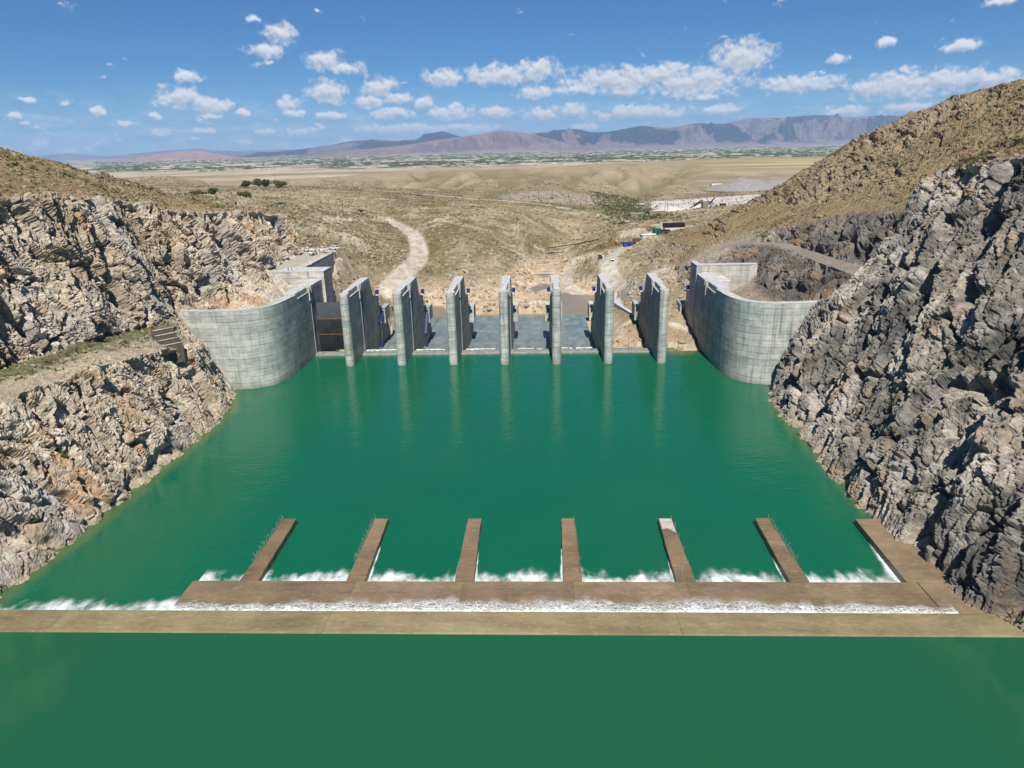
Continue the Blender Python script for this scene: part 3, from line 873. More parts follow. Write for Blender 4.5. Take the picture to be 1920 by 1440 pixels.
def build_left():
    ys = np.concatenate([np.arange(36, 52, 0.6), np.arange(52, 200, 0.27), np.arange(200, 322, 0.34)])
    segs = [10, 96, 40, 66, 66, 64, 50, 12]
    B, t = sheet(LEFT, segs, ys)
    tt = np.broadcast_to(t[None], B.shape[:2])
    keep = np.ones(B.shape[:2])
    yy = B[..., 1]
    keep *= 0.42 + 0.58 * sstep(B[..., 2], 0.5, 8.0)
    keep *= 1 - 0.30 * sstep(tt, 2.2, 1.8)
    keep *= 1 - 0.85 * sstep(yy, 193, 200) * sstep(tt, 3.0, 2.0)              # behind the wall
    road = sstep(yy, 240, 246) * sstep(tt, 3.1, 2.9)
    keep *= 1 - road
    keep *= 1 - 0.8 * sstep(np.abs(yy - 191.5), 4, 1.5) * sstep(tt, 3.4, 2.9)
    force = sstep(yy, 192, 196) * sstep(yy, 242, 239) * sstep(tt, 1.9, 2.1) * sstep(tt, 5.02, 4.9)
    V, mk = cliff_displace(B, 0.30, 100, keep, np.clip(force, 0, 1), 1.9, 1.15)
    C = rock_colors(mk, V, (0.54, 0.44, 0.32), (0.72, 0.62, 0.485), (0.58, 0.34, 0.17), (0.38, 0.315, 0.25))
    bench = (sstep(tt, 1.85, 2.1) * sstep(tt, 3.1, 2.95)).ravel() * (1 - 0.75 * force.ravel())
    hill = (sstep(tt, 4.9, 5.15)).ravel()
    n = fbm(mk['p'] / 5.0, 4, 0.6, seed=81)
    soil = mixc((0.43, 0.35, 0.25), (0.55, 0.47, 0.365), sstep(n, -.3, .3))
    soil = mixc(soil, (0.10, 0.115, 0.035), sstep(tt.ravel() + 0.7 * n, 2.40, 2.72) * sstep(yy.ravel(), 194, 184) * 0.8)
    soil = mixc(soil, (0.50, 0.46, 0.40), sstep(yy.ravel(), 240, 246) * 0.8)
    st = mk['steep']
    C = mixc(C, soil, bench * (1 - 0.7 * st))
    C = mixc(C, hill_colors(mk, 0.6), hill * (1 - 0.65 * st))
    C = mixc(C, (0.50, 0.41, 0.29), sstep(V[:, 2] + 0.8 * n, 1.5, 0.4) * 0.8)
    me = raw_mesh('left_cliff', V, grid_faces(*B.shape[:2], flip=True), {'Col': C})
    return tag(link('cliff', me, M['rock']), kind='structure')


def build_right():
    ys = np.concatenate([np.arange(36, 52, 0.6), np.arange(52, 200, 0.27), np.arange(200, 300, 0.38), np.arange(300, 426, 0.8)])
    segs = [10, 84, 90, 106, 44, 50, 150, 44, 12]
    B, t = sheet(RIGHT, segs, ys)
    tt = np.broadcast_to(t[None], B.shape[:2])
    yy = B[..., 1]
    keep = 0.5 + 0.5 * sstep(B[..., 2], 0.5, 8.0)
    keep *= 1 - 0.85 * sstep(yy, 193, 200) * sstep(yy, 256, 248) * sstep(tt, 2.4, 1.9)
    keep *= 1 - 0.8 * sstep(np.abs(yy - 191.5), 4, 1.5) * sstep(tt, 2.5, 2.1)
    cut = sstep(yy, 189, 194)
    keep *= 1 - 0.25 * cut * sstep(yy, 275, 255) * sstep(tt, 6.0, 5.6)
    keep *= 1 - 0.75 * cut * sstep(yy, 300, 280) * sstep(np.abs(tt - 3.5), 0.62, 0.45)
    force = cut * sstep(yy, 285, 262) * sstep(tt, 5.0, 4.8) * (1 - sstep(np.abs(tt - 3.5), 0.62, 0.48))
    V, mk = cliff_displace(B, -0.22, 300, keep, force)
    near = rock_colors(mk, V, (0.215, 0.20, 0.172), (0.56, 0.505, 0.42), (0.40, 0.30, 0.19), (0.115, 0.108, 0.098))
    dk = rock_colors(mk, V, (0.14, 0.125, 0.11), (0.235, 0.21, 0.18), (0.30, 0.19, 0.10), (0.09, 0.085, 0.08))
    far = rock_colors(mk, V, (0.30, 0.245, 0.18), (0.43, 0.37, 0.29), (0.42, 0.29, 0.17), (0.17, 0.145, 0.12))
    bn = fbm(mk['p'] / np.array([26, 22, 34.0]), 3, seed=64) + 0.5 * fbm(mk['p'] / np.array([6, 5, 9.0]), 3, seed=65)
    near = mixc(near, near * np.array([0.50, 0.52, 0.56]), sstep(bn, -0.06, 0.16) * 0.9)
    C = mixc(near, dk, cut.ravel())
    C = mixc(C, far, sstep(yy, 252, 272).ravel())
    n = fbm(mk['p'] / 5.0, 4, 0.6, seed=82)
    st = mk['steep']
    hill = mixc(np.zeros(1), np.ones(1), sstep(tt, 4.1, 4.6).ravel() * (1 - cut.ravel()) + sstep(tt, 4.95, 5.2).ravel() * cut.ravel())[..., 0]
    hill = np.maximum(hill, sstep(yy, 285, 320).ravel() * sstep(tt, 1.9, 2.5).ravel())
    C = mixc(C, hill_colors(mk, 0.42), np.clip(hill, 0, 1) * (1 - 0.55 * st))
    bench = (cut * sstep(np.abs(tt - 3.5), 0.62, 0.48)).ravel() * sstep(yy.ravel(), 300, 285)
    C = mixc(C, mixc((0.30, 0.26, 0.215), (0.36, 0.31, 0.255), sstep(n, -.3, .3)), bench * 0.9)
    fill = (sstep(yy, 195, 200) * sstep(yy, 258, 250) * sstep(tt, 2.2, 1.9)).ravel()
    C = mixc(C, (0.36, 0.30, 0.22), fill * 0.8)
    C = mixc(C, (0.46, 0.375, 0.265), sstep(V[:, 2] + 1.2 * n, 2.6, 0.8) * 0.75)
    me = raw_mesh('right_cliff', V, grid_faces(*B.shape[:2], flip=False), {'Col': C})
    return tag(link('cliff', me, M['rock']), kind='structure')


left_cliff = build_left()
right_cliff = build_right()
valley = build_valley()


# ---------------------------------------------------------------- far plain
def build_plain():
    ys = np.geomspace(1900, 24000, 420)
    us = np.linspace(-0.85, 0.80, 1000)
    Y, Ug = np.meshgrid(ys, us, indexing='ij')
    X = Ug * Y
    sh = X.shape
    p = np.stack([X.ravel(), Y.ravel(), 0 * X.ravel()], -1)
    n0 = fbm(p / np.array([2200, 3200, 1]), 4, seed=90)
    n1 = fbm(p / np.array([500, 900, 1]), 4, seed=91)
    Z = -12 + 0.0 * p[:, 0]
    Z += sstep(Y, 3600, 2300).ravel() * (14 * n1 + 6 * fbm(p / 130.0, 3, seed=95))
    f1, f2, r, r2 = worley(p / np.array([150, 300, 1.0]), 92)
    g1, g2, rb, rb2 = worley(p / np.array([60, 150, 1.0]), 93)
    C = mixc((0.36, 0.285, 0.19), (0.46, 0.385, 0.28), sstep(n1, -.3, .3))
    cult = sstep(Y.ravel() + 2500 * n0 - 0.1 * X.ravel(), 3300, 4300)
    fc = mixc((0.34, 0.285, 0.205), (0.50, 0.43, 0.33), r)
    fc = mixc(fc, (0.085, 0.115, 0.055), sstep(r2 + 0.5 * n0, 0.56, 0.70) * 0.9)
    fc = mixc(fc, (0.05, 0.07, 0.04), sstep(rb + 0.45 * n1, 0.72, 0.85) * 0.85)
    fc = mixc(fc, (0.62, 0.57, 0.50), sstep(rb2 + 0.2 * n1, 0.86, 0.93) * 0.8)
    C = mixc(C, fc, cult)
    band = sstep(np.abs(Y.ravel() - 2700 - 500 * n0 - 0.05 * X.ravel()), 260, 60) * sstep(n1, -.2, .1)
    C = mixc(C, (0.12, 0.135, 0.07), band * 0.6)
    V = np.stack([X.ravel(), Y.ravel(), Z], -1)
    me = raw_mesh('plain', V, grid_faces(*sh), {'Col': C})
    return tag(link('plain', me, M['far']), kind='structure')


build_plain()
gm = MB()
gm.add([(-40000, -4000, -15.5), (40000, -4000, -15.5), (40000, 60000, -15.5), (-40000, 60000, -15.5)], [(0, 1, 2, 3)])
m_, T_ = new_mat("dusty_earth")
finish(T_, (0.36, 0.30, 0.22), 1.0, spec=0.0)
tag(gm.build('ground', m_), kind='structure')


# ---------------------------------------------------------------- mountains
def mountain(name, crest, dx, wave, depth, foot, seed, ca, band_shade_col, cc, gully=1.0, n=700, rows=110):
    """crest: (x, y, z) polyline of the skyline; slopes fall towards the camera over `depth` metres"""
    cr = np.array(crest, float)
    s = np.linspace(0, 1, n)
    key = np.linspace(0, 1, len(cr))
    cx, cy, cz = (np.interp(s, key, cr[:, k]) for k in range(3))
    t = np.concatenate([np.linspace(0, 1, rows), np.linspace(1.02, 1.6, 16)])
    S, Tt = np.meshgrid(s, t)
    X = np.broadcast_to(cx, S.shape) + 0 * S
    Y = cy[None] - depth * (1 - Tt)
    p = np.stack([X.ravel() / wave, Y.ravel() / (wave * 3.0), np.zeros(X.size)], -1)
    p[:, 0] += 0.3 * fbm(p * 0.7, 2, seed=seed + 3)
    g = fbm(p, 6, 0.62, seed=seed, ridged=True).reshape(S.shape)
    jag = fbm(np.stack([s * n / 60.0, 0 * s, 0 * s], -1), 4, 0.6, seed=seed + 7)
    prof = np.where(Tt <= 1, 0.24 * Tt + 0.76 * sstep(Tt, 0.30, 1.02) / sstep(1.0, 0.30, 1.02), np.maximum(0, 1 - (Tt - 1) * 1.2))
    amp = sstep(Tt, 0.08, 0.45) * sstep(Tt, 0.88, 0.5)
    Z = foot + (cz[None] - foot) * prof * (1 + 1.45 * gully * (g - 0.1) * amp) + (cz[None] - foot) * 0.025 * jag[None] * sstep(Tt, 0.7, 1.0)
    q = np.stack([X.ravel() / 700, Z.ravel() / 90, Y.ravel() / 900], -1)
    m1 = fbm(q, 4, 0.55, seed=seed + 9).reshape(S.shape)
    cloud_shade = fbm(np.stack([X.ravel() / 900, Y.ravel() / 1500, 0 * X.ravel()], -1), 4, 0.55, seed=seed + 10).reshape(S.shape)
    C = mixc(ca, band_shade_col, np.clip(0.3 * sstep(m1, -.3, .3) + sstep(cloud_shade + 0.15 * g, 0.03, 0.09) * sstep(Tt, 0.3, 0.42), 0, 1))  # cloud shadows painted into the slope colour as dark patches, over banded rock tone
    C = mixc(C, cc, sstep(Tt, 0.42, 0.15))
    C = C * 0.82
    V = np.stack([X, Y, Z], -1).reshape(-1, 3)
    me = raw_mesh(name, V, grid_faces(*S.shape), {'Col': C.reshape(-1, 3)})
    return tag(link(name, me, M['far']), kind='structure')
MR = dict(foot=-14.0)
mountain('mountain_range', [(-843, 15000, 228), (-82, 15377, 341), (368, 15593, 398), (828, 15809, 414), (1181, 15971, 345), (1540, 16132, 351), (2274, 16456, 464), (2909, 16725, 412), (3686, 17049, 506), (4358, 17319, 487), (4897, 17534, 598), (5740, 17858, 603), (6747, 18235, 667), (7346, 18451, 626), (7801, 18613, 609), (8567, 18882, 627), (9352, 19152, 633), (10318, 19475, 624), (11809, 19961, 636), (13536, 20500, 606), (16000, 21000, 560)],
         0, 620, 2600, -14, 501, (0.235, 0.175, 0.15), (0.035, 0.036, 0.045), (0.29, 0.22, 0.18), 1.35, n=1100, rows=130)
mountain('mountain_range', [(-4364, 13200, -14), (-3618, 13386, 68), (-3049, 13525, 112), (-2472, 13664, 156), (-1884, 13804, 239), (-1389, 13920, 286), (-1038, 14001, 328), (-735, 14071, 389), (-483, 14129, 366), (-76, 14221, 301), (337, 14314, 196), (757, 14407, 89), (1182, 14500, -14)],
         0, 420, 1900, -14, 521, (0.27, 0.185, 0.145), (0.20, 0.14, 0.115), (0.34, 0.255, 0.19), 1.2, n=500, rows=90)
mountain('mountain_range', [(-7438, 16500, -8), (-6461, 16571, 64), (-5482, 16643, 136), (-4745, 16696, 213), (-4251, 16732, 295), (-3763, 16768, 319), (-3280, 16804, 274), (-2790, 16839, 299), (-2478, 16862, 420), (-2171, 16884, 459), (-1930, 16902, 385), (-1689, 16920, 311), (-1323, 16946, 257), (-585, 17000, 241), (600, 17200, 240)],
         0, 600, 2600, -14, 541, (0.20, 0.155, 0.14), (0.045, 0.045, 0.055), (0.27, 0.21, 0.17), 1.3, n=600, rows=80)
mountain('mountain_range', [(-6954, 11600, -12), (-6564, 11634, 41), (-6131, 11672, 98), (-5744, 11706, 130), (-5491, 11728, 117), (-5119, 11762, 51), (-4700, 11800, -12)],
         0, 500, 700, -14, 561, (0.42, 0.255, 0.19), (0.36, 0.22, 0.17), (0.42, 0.30, 0.22), 0.6, n=200, rows=40)
mountain('mountain_range', [(-24000, 24000, 300), (-20874, 24000, 271), (-17008, 24000, 138), (-15703, 24000, 196), (-14443, 24000, 85), (-13329, 24000, 163), (-12041, 24000, 237), (-11310, 24000, 272), (-10601, 24000, 190), (-9886, 24000, 141), (-8621, 24000, 182), (-7554, 24000, 109), (-6000, 24000, 60)],
         0, 900, 2500, -14, 581, (0.22, 0.19, 0.18), (0.16, 0.14, 0.14), (0.3, 0.25, 0.2), 1.0, n=300, rows=40)

# ---------------------------------------------------------------- air
hz = MB().box(-30000, 30000, -3000, 27000, -16.5, 760).build('haze', None)
hm, HT = new_mat("thin_haze")
pv = HT.n('ShaderNodeVolumePrincipled', {'Color': (0.40, 0.62, 1.0, 1), 'Density': 3.8e-5, 'Anisotropy': 0.0})
HT.n('ShaderNodeOutputMaterial', {'Volume': pv.outputs[0]})
hz.data.materials.append(hm)
tag(hz, kind='stuff')

# ---------------------------------------------------------------- water
APR_Z, SILL_Z, FORE_Z = 1.1, 1.9, 1.84


def water_sheet(name, x0, x1, y0, y1, z, step, mat, shallow=None):
    xs = np.linspace(x0, x1, int((x1 - x0) / step) + 2)
    ys = np.linspace(y0, y1, int((y1 - y0) / step) + 2)
    Y, X = np.meshgrid(ys, xs, indexing='ij')
    V = np.stack([X, Y, np.full(X.shape, z)], -1).reshape(-1, 3)
    sh = shallow(X, Y).ravel() if shallow else np.zeros(X.size)
    me = raw_mesh(name, V, grid_faces(*X.shape), {'Shallow': sh}, smooth=True)
    return tag(link(name, me, mat), kind='structure')


def pool_shallow(X, Y):
    p = np.stack([X.ravel(), Y.ravel(), 0 * X.ravel()], -1)
    n = fbm(p / 7.0, 4, 0.6, seed=201).reshape(X.shape)
    big = fbm(p / 40.0, 3, seed=202).reshape(X.shape)
    xl = np.interp(Y, [60, 90, 115, 133, 150, 165, 175, 186, 192], [-86, -86.5, -84, -83.5, -83.5, -84, -84.5, -88.5, -90])
    xr = np.interp(Y, [60, 80, 100, 118, 150, 172, 186, 192], [66, 65.5, 63.5, 61, 61.5, 61, 65.5, 66])
    dl = X - xl
    s = np.maximum(0.6 * sstep(dl + 1.6 * n, 3.4, 0.8), 0.4 * sstep(xr - X + 1.2 * n, 2.5, 0.5)) * sstep(Y, 196, 188)
    s = np.maximum(s, 0.8 * sstep(np.hypot((X - 47) / 9, (Y - 228) / 8) + 0.35 * n, 1.0, 0.45))       # silt bank by the last bay
    s = np.maximum(s, 0.03 * sstep(big, -0.1, 0.4))
    return s


pool = water_sheet('water', -116, 96, 84, 231, 0.0, 0.8, M['pool'], pool_shallow)
fore = water_sheet('water', -130, 110, -60, 80.2, FORE_Z, 4.0, M['forebay'])
river = water_sheet('river', -66, 66, 300, 560, -5.6, 4.0, M['river'])

# ---------------------------------------------------------------- the weir in front: lower sill, apron, guide walls
def weir_material(name, a, b):
    m, T = new_mat(name)
    P = T.n('ShaderNodeNewGeometry').outputs['Position']
    n1 = T.noise(T.v('MULTIPLY', P, (0.10, 0.9, 1)), 1.0, 6, 0.65, 0.6)
    n2 = T.noise(P, 0.12, 6, 0.65)
    n3 = T.noise(T.v('MULTIPLY', P, (0.8, 2.0, 1)), 1.1, 8, 0.72, 0.6)
    c = T.mix(T.step(n2, 0.3, 0.7), a, b)
    c = T.mix(T.m('MULTIPLY', T.step(n1, 0.5, 0.72), 0.38), c, tuple(x * 0.55 for x in a))
    c = T.mix(T.m('MULTIPLY', T.step(n3, 0.48, 0.7), 0.6), c, tuple(x * 1.45 for x in b))
    rn = T.step(T.n('ShaderNodeObjectInfo').outputs['Random'], 0.0, 1.0, 0.86, 1.06)
    big = T.m('MULTIPLY', rn, T.step(T.noise(T.v('MULTIPLY', P, (0.05, 0.25, 1)), 1.0, 5, 0.6), 0.3, 0.65, 0.82, 1.06))
    c = T.v('MULTIPLY', c, T.n('ShaderNodeCombineXYZ', {0: big, 1: big, 2: big}).outputs[0])
    finish(T, c, T.step(n2, 0.3, 0.7, 0.32, 0.6), T.m('ADD', n3, T.noise(P, 3.0, 4)), 0.04, spec=0.4)
    return m


M['sill'] = weir_material("wet_sill_concrete", (0.20, 0.16, 0.08), (0.28, 0.228, 0.125))
M['apron'] = weir_material("wet_apron_concrete", (0.18, 0.13, 0.075), (0.265, 0.198, 0.118))
M['wall_top'] = weir_material("muddy_concrete", (0.165, 0.112, 0.064), (0.24, 0.168, 0.098))

weir = empty('weir', (0, 82, 0), label='long low brown concrete weir crossing the whole pool in the foreground', cat='weir')
cuts = [-125, -71, -31.0, 19.4, 66.0]
for a, b in zip(cuts[:-1], cuts[1:]):
    mb = MB()
    e = 0.018
    x1a, x1b = (b, b) if b < 60 else (66.0, 64.2)
    prof = [(80.0, -3), (80.0, SILL_Z - 0.02), (80.35, SILL_Z + 0.05), (81.0, SILL_Z + 0.02), (85.1, SILL_Z - 0.15), (85.35, SILL_Z - 0.28), (85.4, -3)]
    mb.rings([[(a + e, y - 82, z) for y, z in prof], [(x1b - e if b < 60 else lerp(x1a, x1b, sstep(np.array(y), 80.0, 85.4)), y - 82, z) for y, z in prof]])
    mb.build('sill_slab', M['sill'], weir)
AL = [(-47.3, 94.0), (-52.0, 85.45)]
acuts = [-47.0, -29.6, -12.3, 5.0, 22.6, 40.5, 58.0]
for i, (a, b) in enumerate(zip(acuts[:-1], acuts[1:])):
    a0, a1 = (a + 0.015, a + 0.015) if i else (-56.0, -56.0)
    mb = MB().rings([[(a0, 93.6 - 82, z), (a1, 85.45 - 82, z), (b - 0.015, 85.45 - 82, z), (b - 0.015, 93.6 - 82, z)] for z in (-3, APR_Z - 0.08 * (i % 2) * 0.3)])
    mb.build('apron_slab', M['apron'], weir)
mb = MB().rings([[(56.45, 93.66 - 82, z), (56.8, 112.8 - 82, z), (62.0, 112.8 - 82, z), (63.4, 102 - 82, z), (63.6, 93 - 82, z), (64.3, 85.45 - 82, z), (58.06, 85.45 - 82, z), (58.06, 93.66 - 82, z)] for z in (-3, APR_Z + 0.06)])
mb.build('side_slab', M['apron'], weir)

GW = [(-46.9, 'leftmost guide wall in the pool, brown top with a dense row of bent rebar on its left edge'), (-29.6, 'second guide wall from the left in the pool, bent rebar along its upper left edge'),
      (-12.2, 'clean brown guide wall without any rebar, third from the left in the pool'), (5.0, 'guide wall right of centre with a loose cable lying along its right edge'),
      (22.7, 'guide wall with a pale bare concrete patch on its far end'), (40.2, 'guide wall at the far right with rebar along its right edge')]
for i, (x, lab) in enumerate(GW):
    g = empty('guide_wall', (x, 93.7, 0), 0, lab, 'guide wall', 'guide walls running out from the weir into the pool')
    w0, w1 = 1.50, 1.22
    top = APR_Z + 0.10
    n = 14
    rng = random.Random(40 + i)
    Lr = [-w0 + (w0 - w1) * k / n + rng.uniform(-.05, .05) for k in range(n + 1)]
    Rr = [w0 - (w0 - w1) * k / n + rng.uniform(-.05, .05) for k in range(n + 1)]
    ring = [(Lr[k], 19.4 * k / n) for k in range(n + 1)] + [(Rr[k], 19.4 * k / n) for k in range(n, -1, -1)]
    MB().rings([[(px, py, z) for px, py in ring] for z in (-4, top - 0.06)]).build('body', M['wall_top'], g)
    MB().rings([[(px * s, py * (1.0 if s == 1 else 0.998) + (0 if s == 1 else .02), z) for px, py in ring] for s, z in ((1, top - 0.055), (0.94, top))]).build('cap', M['wall_top'], g)
    if i in (4,):
        MB().rings([[(-1.1, 15.6, z), (-0.2, 15.9, z), (0.4, 15.3, z), (1.15, 14.2, z), (1.1, 19.2, z), (-1.05, 19.2, z)] for z in (top + 0.004, top + 0.05)]).build('bare_patch', M['pale_concrete'], g)
    rb = MB()
    side = {0: -1, 1: -1, 5: 1}.get(i)
    cnt = {0: 34, 1: 26, 2: 0, 3: 4, 4: 5, 5: 26}[i]
    for k in range(cnt):
        y = 19.4 * (0.28 + 0.72 * k / max(1, cnt - 1)) + rng.uniform(-.25, .25)
        sgn = side or 1
        xx = sgn * (lerp(w0, w1, y / 19.4) - 0.06)
        h = rng.uniform(0.5, 1.25)
        tip = (xx + rng.uniform(-.3, .3) + sgn * 0.1, y + rng.uniform(-.35, .35), top + h)
        mid = (xx + rng.uniform(-.08, .08), y + rng.uniform(-.08, .08), top + h * 0.55)
        rb.tube((xx, y, top - .05), mid, 0.028, 5)
        rb.tube(mid, tip, 0.028, 5, 0.02)
    if cnt:
        tag(rb.build('rebar', M['reed'], g), kind='stuff')
    if i == 3:
        c = MB()
        pts = [(w1 - .05, 18.8, top + .04), (w1 + .15, 14, top + .05), (w1 + .02, 10, top + .06), (w0 - .1, 6.5, top + .04), (w0 - .4, 3.5, top + .04), (w0 - .05, 1.5, top + .04)]
        for a, b in zip(pts[:-1], pts[1:]):
            c.tube(a, b, 0.05, 6)
        c.build('loose_cable', M['wood'], g)
    if i == 4:
        MB().tube((-0.3, 1.5, top + .06), (0.9, 8.0, top + .12), 0.045, 6).build('fallen_rod', M['reed'], g)

# ---------------------------------------------------------------- foam
def foam_material():
    m, T = new_mat("white_foam")
    P = T.n('ShaderNodeNewGeometry').outputs['Position']
    f = T.n('ShaderNodeAttribute', attribute_name='Fade').outputs['Fac']
    wv = T.n('ShaderNodeTexNoise', {'Vector': P, 'Scale': 0.55, 'Detail': 5.0})
    Pw = T.v('ADD', T.v('MULTIPLY', P, (0.8, 1.25, 1)), T.v('MULTIPLY', wv.outputs['Color'], (3.0, 2.4, 0)))
    vo = T.n('ShaderNodeTexVoronoi', {'Vector': Pw, 'Scale': 1.7}, feature='DISTANCE_TO_EDGE')
    vo2 = T.n('ShaderNodeTexVoronoi', {'Vector': Pw, 'Scale': 4.2}, feature='DISTANCE_TO_EDGE')
    lace = T.m('MAXIMUM', T.step(vo.outputs['Distance'], 0.16, 0.01), T.m('MULTIPLY', T.step(vo2.outputs['Distance'], 0.16, 0.0), 0.75))
    n = T.noise(P, 0.35, 6, 0.65)
    a = T.m('ADD', T.m('MULTIPLY', lace, T.step(f, 0.0, 0.7, 0.1, 0.95)), T.step(f, 0.68, 1.0, 0.0, 0.85))
    a = T.m('MULTIPLY', a, T.step(T.m('ADD', f, T.m('MULTIPLY', T.m('SUBTRACT', n, 0.5), 1.4)), 0.12, 0.5))
    a = T.m('MULTIPLY', a, T.step(T.noise(T.v('MULTIPLY', P, (0.25, 0.9, 1)), 1.0, 4, 0.6), 0.25, 0.6, 0.55, 0.95))
    finish(T, (0.80, 0.83, 0.84), 0.7, alpha=a, spec=0.2)
    return m


def spray_material():
    m, T = new_mat("churned_foam")
    P = T.n('ShaderNodeNewGeometry').outputs['Position']
    f = T.n('ShaderNodeAttribute', attribute_name='Fade').outputs['Fac']
    n = T.noise(T.v('MULTIPLY', P, (1.0, 0.45, 1)), 0.9, 7, 0.68, 0.5)
    n2 = T.noise(P, 0.22, 3, 0.5)
    x = T.m('ADD', T.m('MULTIPLY', f, 1.25), T.m('ADD', T.m('MULTIPLY', T.m('SUBTRACT', n, 0.5), 1.5), T.m('MULTIPLY', T.m('SUBTRACT', n2, 0.5), 2.6)))
    a = T.m('MULTIPLY', T.step(x, 0.15, 1.45), T.step(f, 0.0, 0.6))
    a = T.m('MAXIMUM', a, T.m('MULTIPLY', T.step(f, 0.86, 0.97), 0.8))
    a = T.m('MINIMUM', a, 0.9)
    finish(T, (0.78, 0.84, 0.84), 0.7, alpha=a, spec=0.2)
    return m


M['foam'] = foam_material()
M['spray'] = spray_material()


def foam_strip(x0, x1, ya, yb, z, mat, step=0.3, bump=0.14, seed=1, fade=None, shape=None):
    """ya/yb may be functions of x; Fade is 1 at ya, 0 at yb"""
    nx = max(3, int((x1 - x0) / step))
    ny = 16
    xs = np.linspace(x0, x1, nx)
    v = np.linspace(0, 1, ny)
    A = np.array([ya(x) if callable(ya) else ya for x in xs])
    Bv = np.array([yb(x) if callable(yb) else yb for x in xs])
    Vv, X = np.meshgrid(v, xs, indexing='ij')
    Y = A[None] * (1 - Vv) + Bv[None] * Vv
    if shape:
        X, Y = shape(X, Y)
    p = np.stack([X.ravel(), Y.ravel(), 0 * X.ravel()], -1)
    b = fbm(p / np.array([0.9, 0.7, 1]), 3, 0.6, seed=seed).reshape(X.shape)
    f = 1 - Vv
    if fade:
        f = f * fade(X, Y)
    Z = z + 0.03 + bump * sstep(f, 0.05, 0.5) * (0.6 + b)
    flip = (Bv[0] < A[0])
    me = raw_mesh('foam', np.stack([X, Y, Z], -1).reshape(-1, 3), grid_faces(*X.shape, flip=flip), {'Fade': f.ravel()}, smooth=True)
    return tag(link('foam', me, mat), kind='stuff')


rs = np.random.RandomState(5)
wob = lambda x: 0.8 * math.sin(x * 0.31) + 0.5 * math.sin(x * 0.83 + 1) + 0.4 * math.sin(x * 1.9 + 2)
foam_strip(-56.0, 60.0, 85.42, lambda x: 89.5 + 0.7 * wob(x) + (0.7 if -30 < x < 40 else -0.5), APR_Z, M['foam'], 0.22, 0.16, 211)
foam_strip(-88, -56.05, 85.42, lambda x: 90.6 + 0.9 * wob(x * 1.3) + 0.02 * (x + 90), 0.02, M['spray'], 0.25, 0.2, 212)
edges = [(0, 0), (-55.9, -48.5), (-45.4, -31.1), (-28.1, -13.7), (-10.7, 3.5), (6.5, 21.2), (24.2, 38.7), (41.7, 56.4)]
for k, (a, b) in enumerate(edges[1:]):
    foam_strip(a, b, 93.66, lambda x, k=k: 99.2 + 1.3 * wob(x * 1.7 + k * 3), 0.02, M['spray'], 0.22, 0.22, 220 + k)


def side_foam(x_at, y0, y1, w, z, seed, sgn):
    """foam along an upright edge x_at(y), reaching w(y) into the pool on side sgn"""
    ny = int((y1 - y0) / 0.3)
    ys = np.linspace(y0, y1, ny)
    v = np.linspace(0, 1, 9)
    Yg, Vv = np.meshgrid(ys, v, indexing='ij')
    X = np.array([x_at(y) for y in ys])[:, None] + sgn * Vv * np.array([w(y) for y in ys])[:, None]
    p = np.stack([X.ravel(), Yg.ravel(), 0 * X.ravel()], -1)
    b = fbm(p / 0.7, 3, 0.6, seed=seed).reshape(X.shape)
    f = (1 - Vv) * sstep(Yg, y1, y1 - 0.35 * (y1 - y0))
    Z = z + 0.04 + 0.12 * f * (0.6 + b)
    me = raw_mesh('foam', np.stack([X, Yg, Z], -1).reshape(-1, 3), grid_faces(*X.shape, flip=sgn < 0 and False), {'Fade': f.ravel()}, smooth=True)
    tag(link('foam', me, M['spray']), kind='stuff')


for i, (x, _) in enumerate(GW):
    el = lambda y, x=x: x - lerp(1.52, 1.24, (y - 93.7) / 19.4)
    er = lambda y, x=x: x + lerp(1.52, 1.24, (y - 93.7) / 19.4)
    lmax = [99, 103, 106, 108, 103, 104][i]
    rmax = [97, 108, 105, 99, 103, 102][i]
    side_foam(el, 93.7, lmax, lambda y, m=lmax: 0.25 + 0.8 * max(0, 1 - (y - 93.7) / (m - 93.7)) ** 2, 0.02, 240 + i, -1)
    side_foam(er, 93.7, rmax, lambda y, m=rmax: 0.25 + 0.8 * max(0, 1 - (y - 93.7) / (m - 93.7)) ** 2, 0.02, 250 + i, 1)
side_foam(lambda y: 56.43 + 0.35 * (y - 93.7) / 19.3, 93.7, 110.5, lambda y: 0.7 + 0.9 * max(0, 1 - (y - 93.7) / 16), 0.02, 260, -1)
side_foam(lambda y: -56.03, 85.5, 93.6, lambda y: 0.6, 0.02, 261, -1)

# ---------------------------------------------------------------- spillway piers
PX = [-61.5, -44.55, -27.75, -11.1, 5.55, 22.05, 39.0]
HW = 1.42
TOP = 23.6
LIFT = 1.85


def back_y(z):
    return float(np.interp(z, [-14, -5, 4, 9.3, 10.0, 10.05, 14.6, 16.0, 16.05, 23.6], [273, 273, 265.5, 263, 256, 254.2, 254.5, 253, 246.8, 242.5]))


def inset(ring, d):
    n = len(ring)
    out = []
    for i in range(n):
        ax, ay = ring[i - 1]
        bx, by = ring[i]
        cx, cy = ring[(i + 1) % n]
        e1 = Vector((bx - ax, by - ay))
        e2 = Vector((cx - bx, cy - by))
        if e1.length < 1e-6 or e2.length < 1e-6:
            out.append((bx, by))
            continue
        n1 = Vector((-e1.y, e1.x)).normalized()
        n2 = Vector((-e2.y, e2.x)).normalized()
        m = (n1 + n2)
        m = m / max(0.4, m.length_squared / 2) / 1.0
        out.append((bx + m.x * d * 0.5 * 2 / 2, by + m.y * d))
    return out


def ring_u(ring):
    u = [0.0]
    for a, b in zip(ring[:-1], ring[1:]):
        u.append(u[-1] + math.hypot(b[0] - a[0], b[1] - a[1]))
    return u


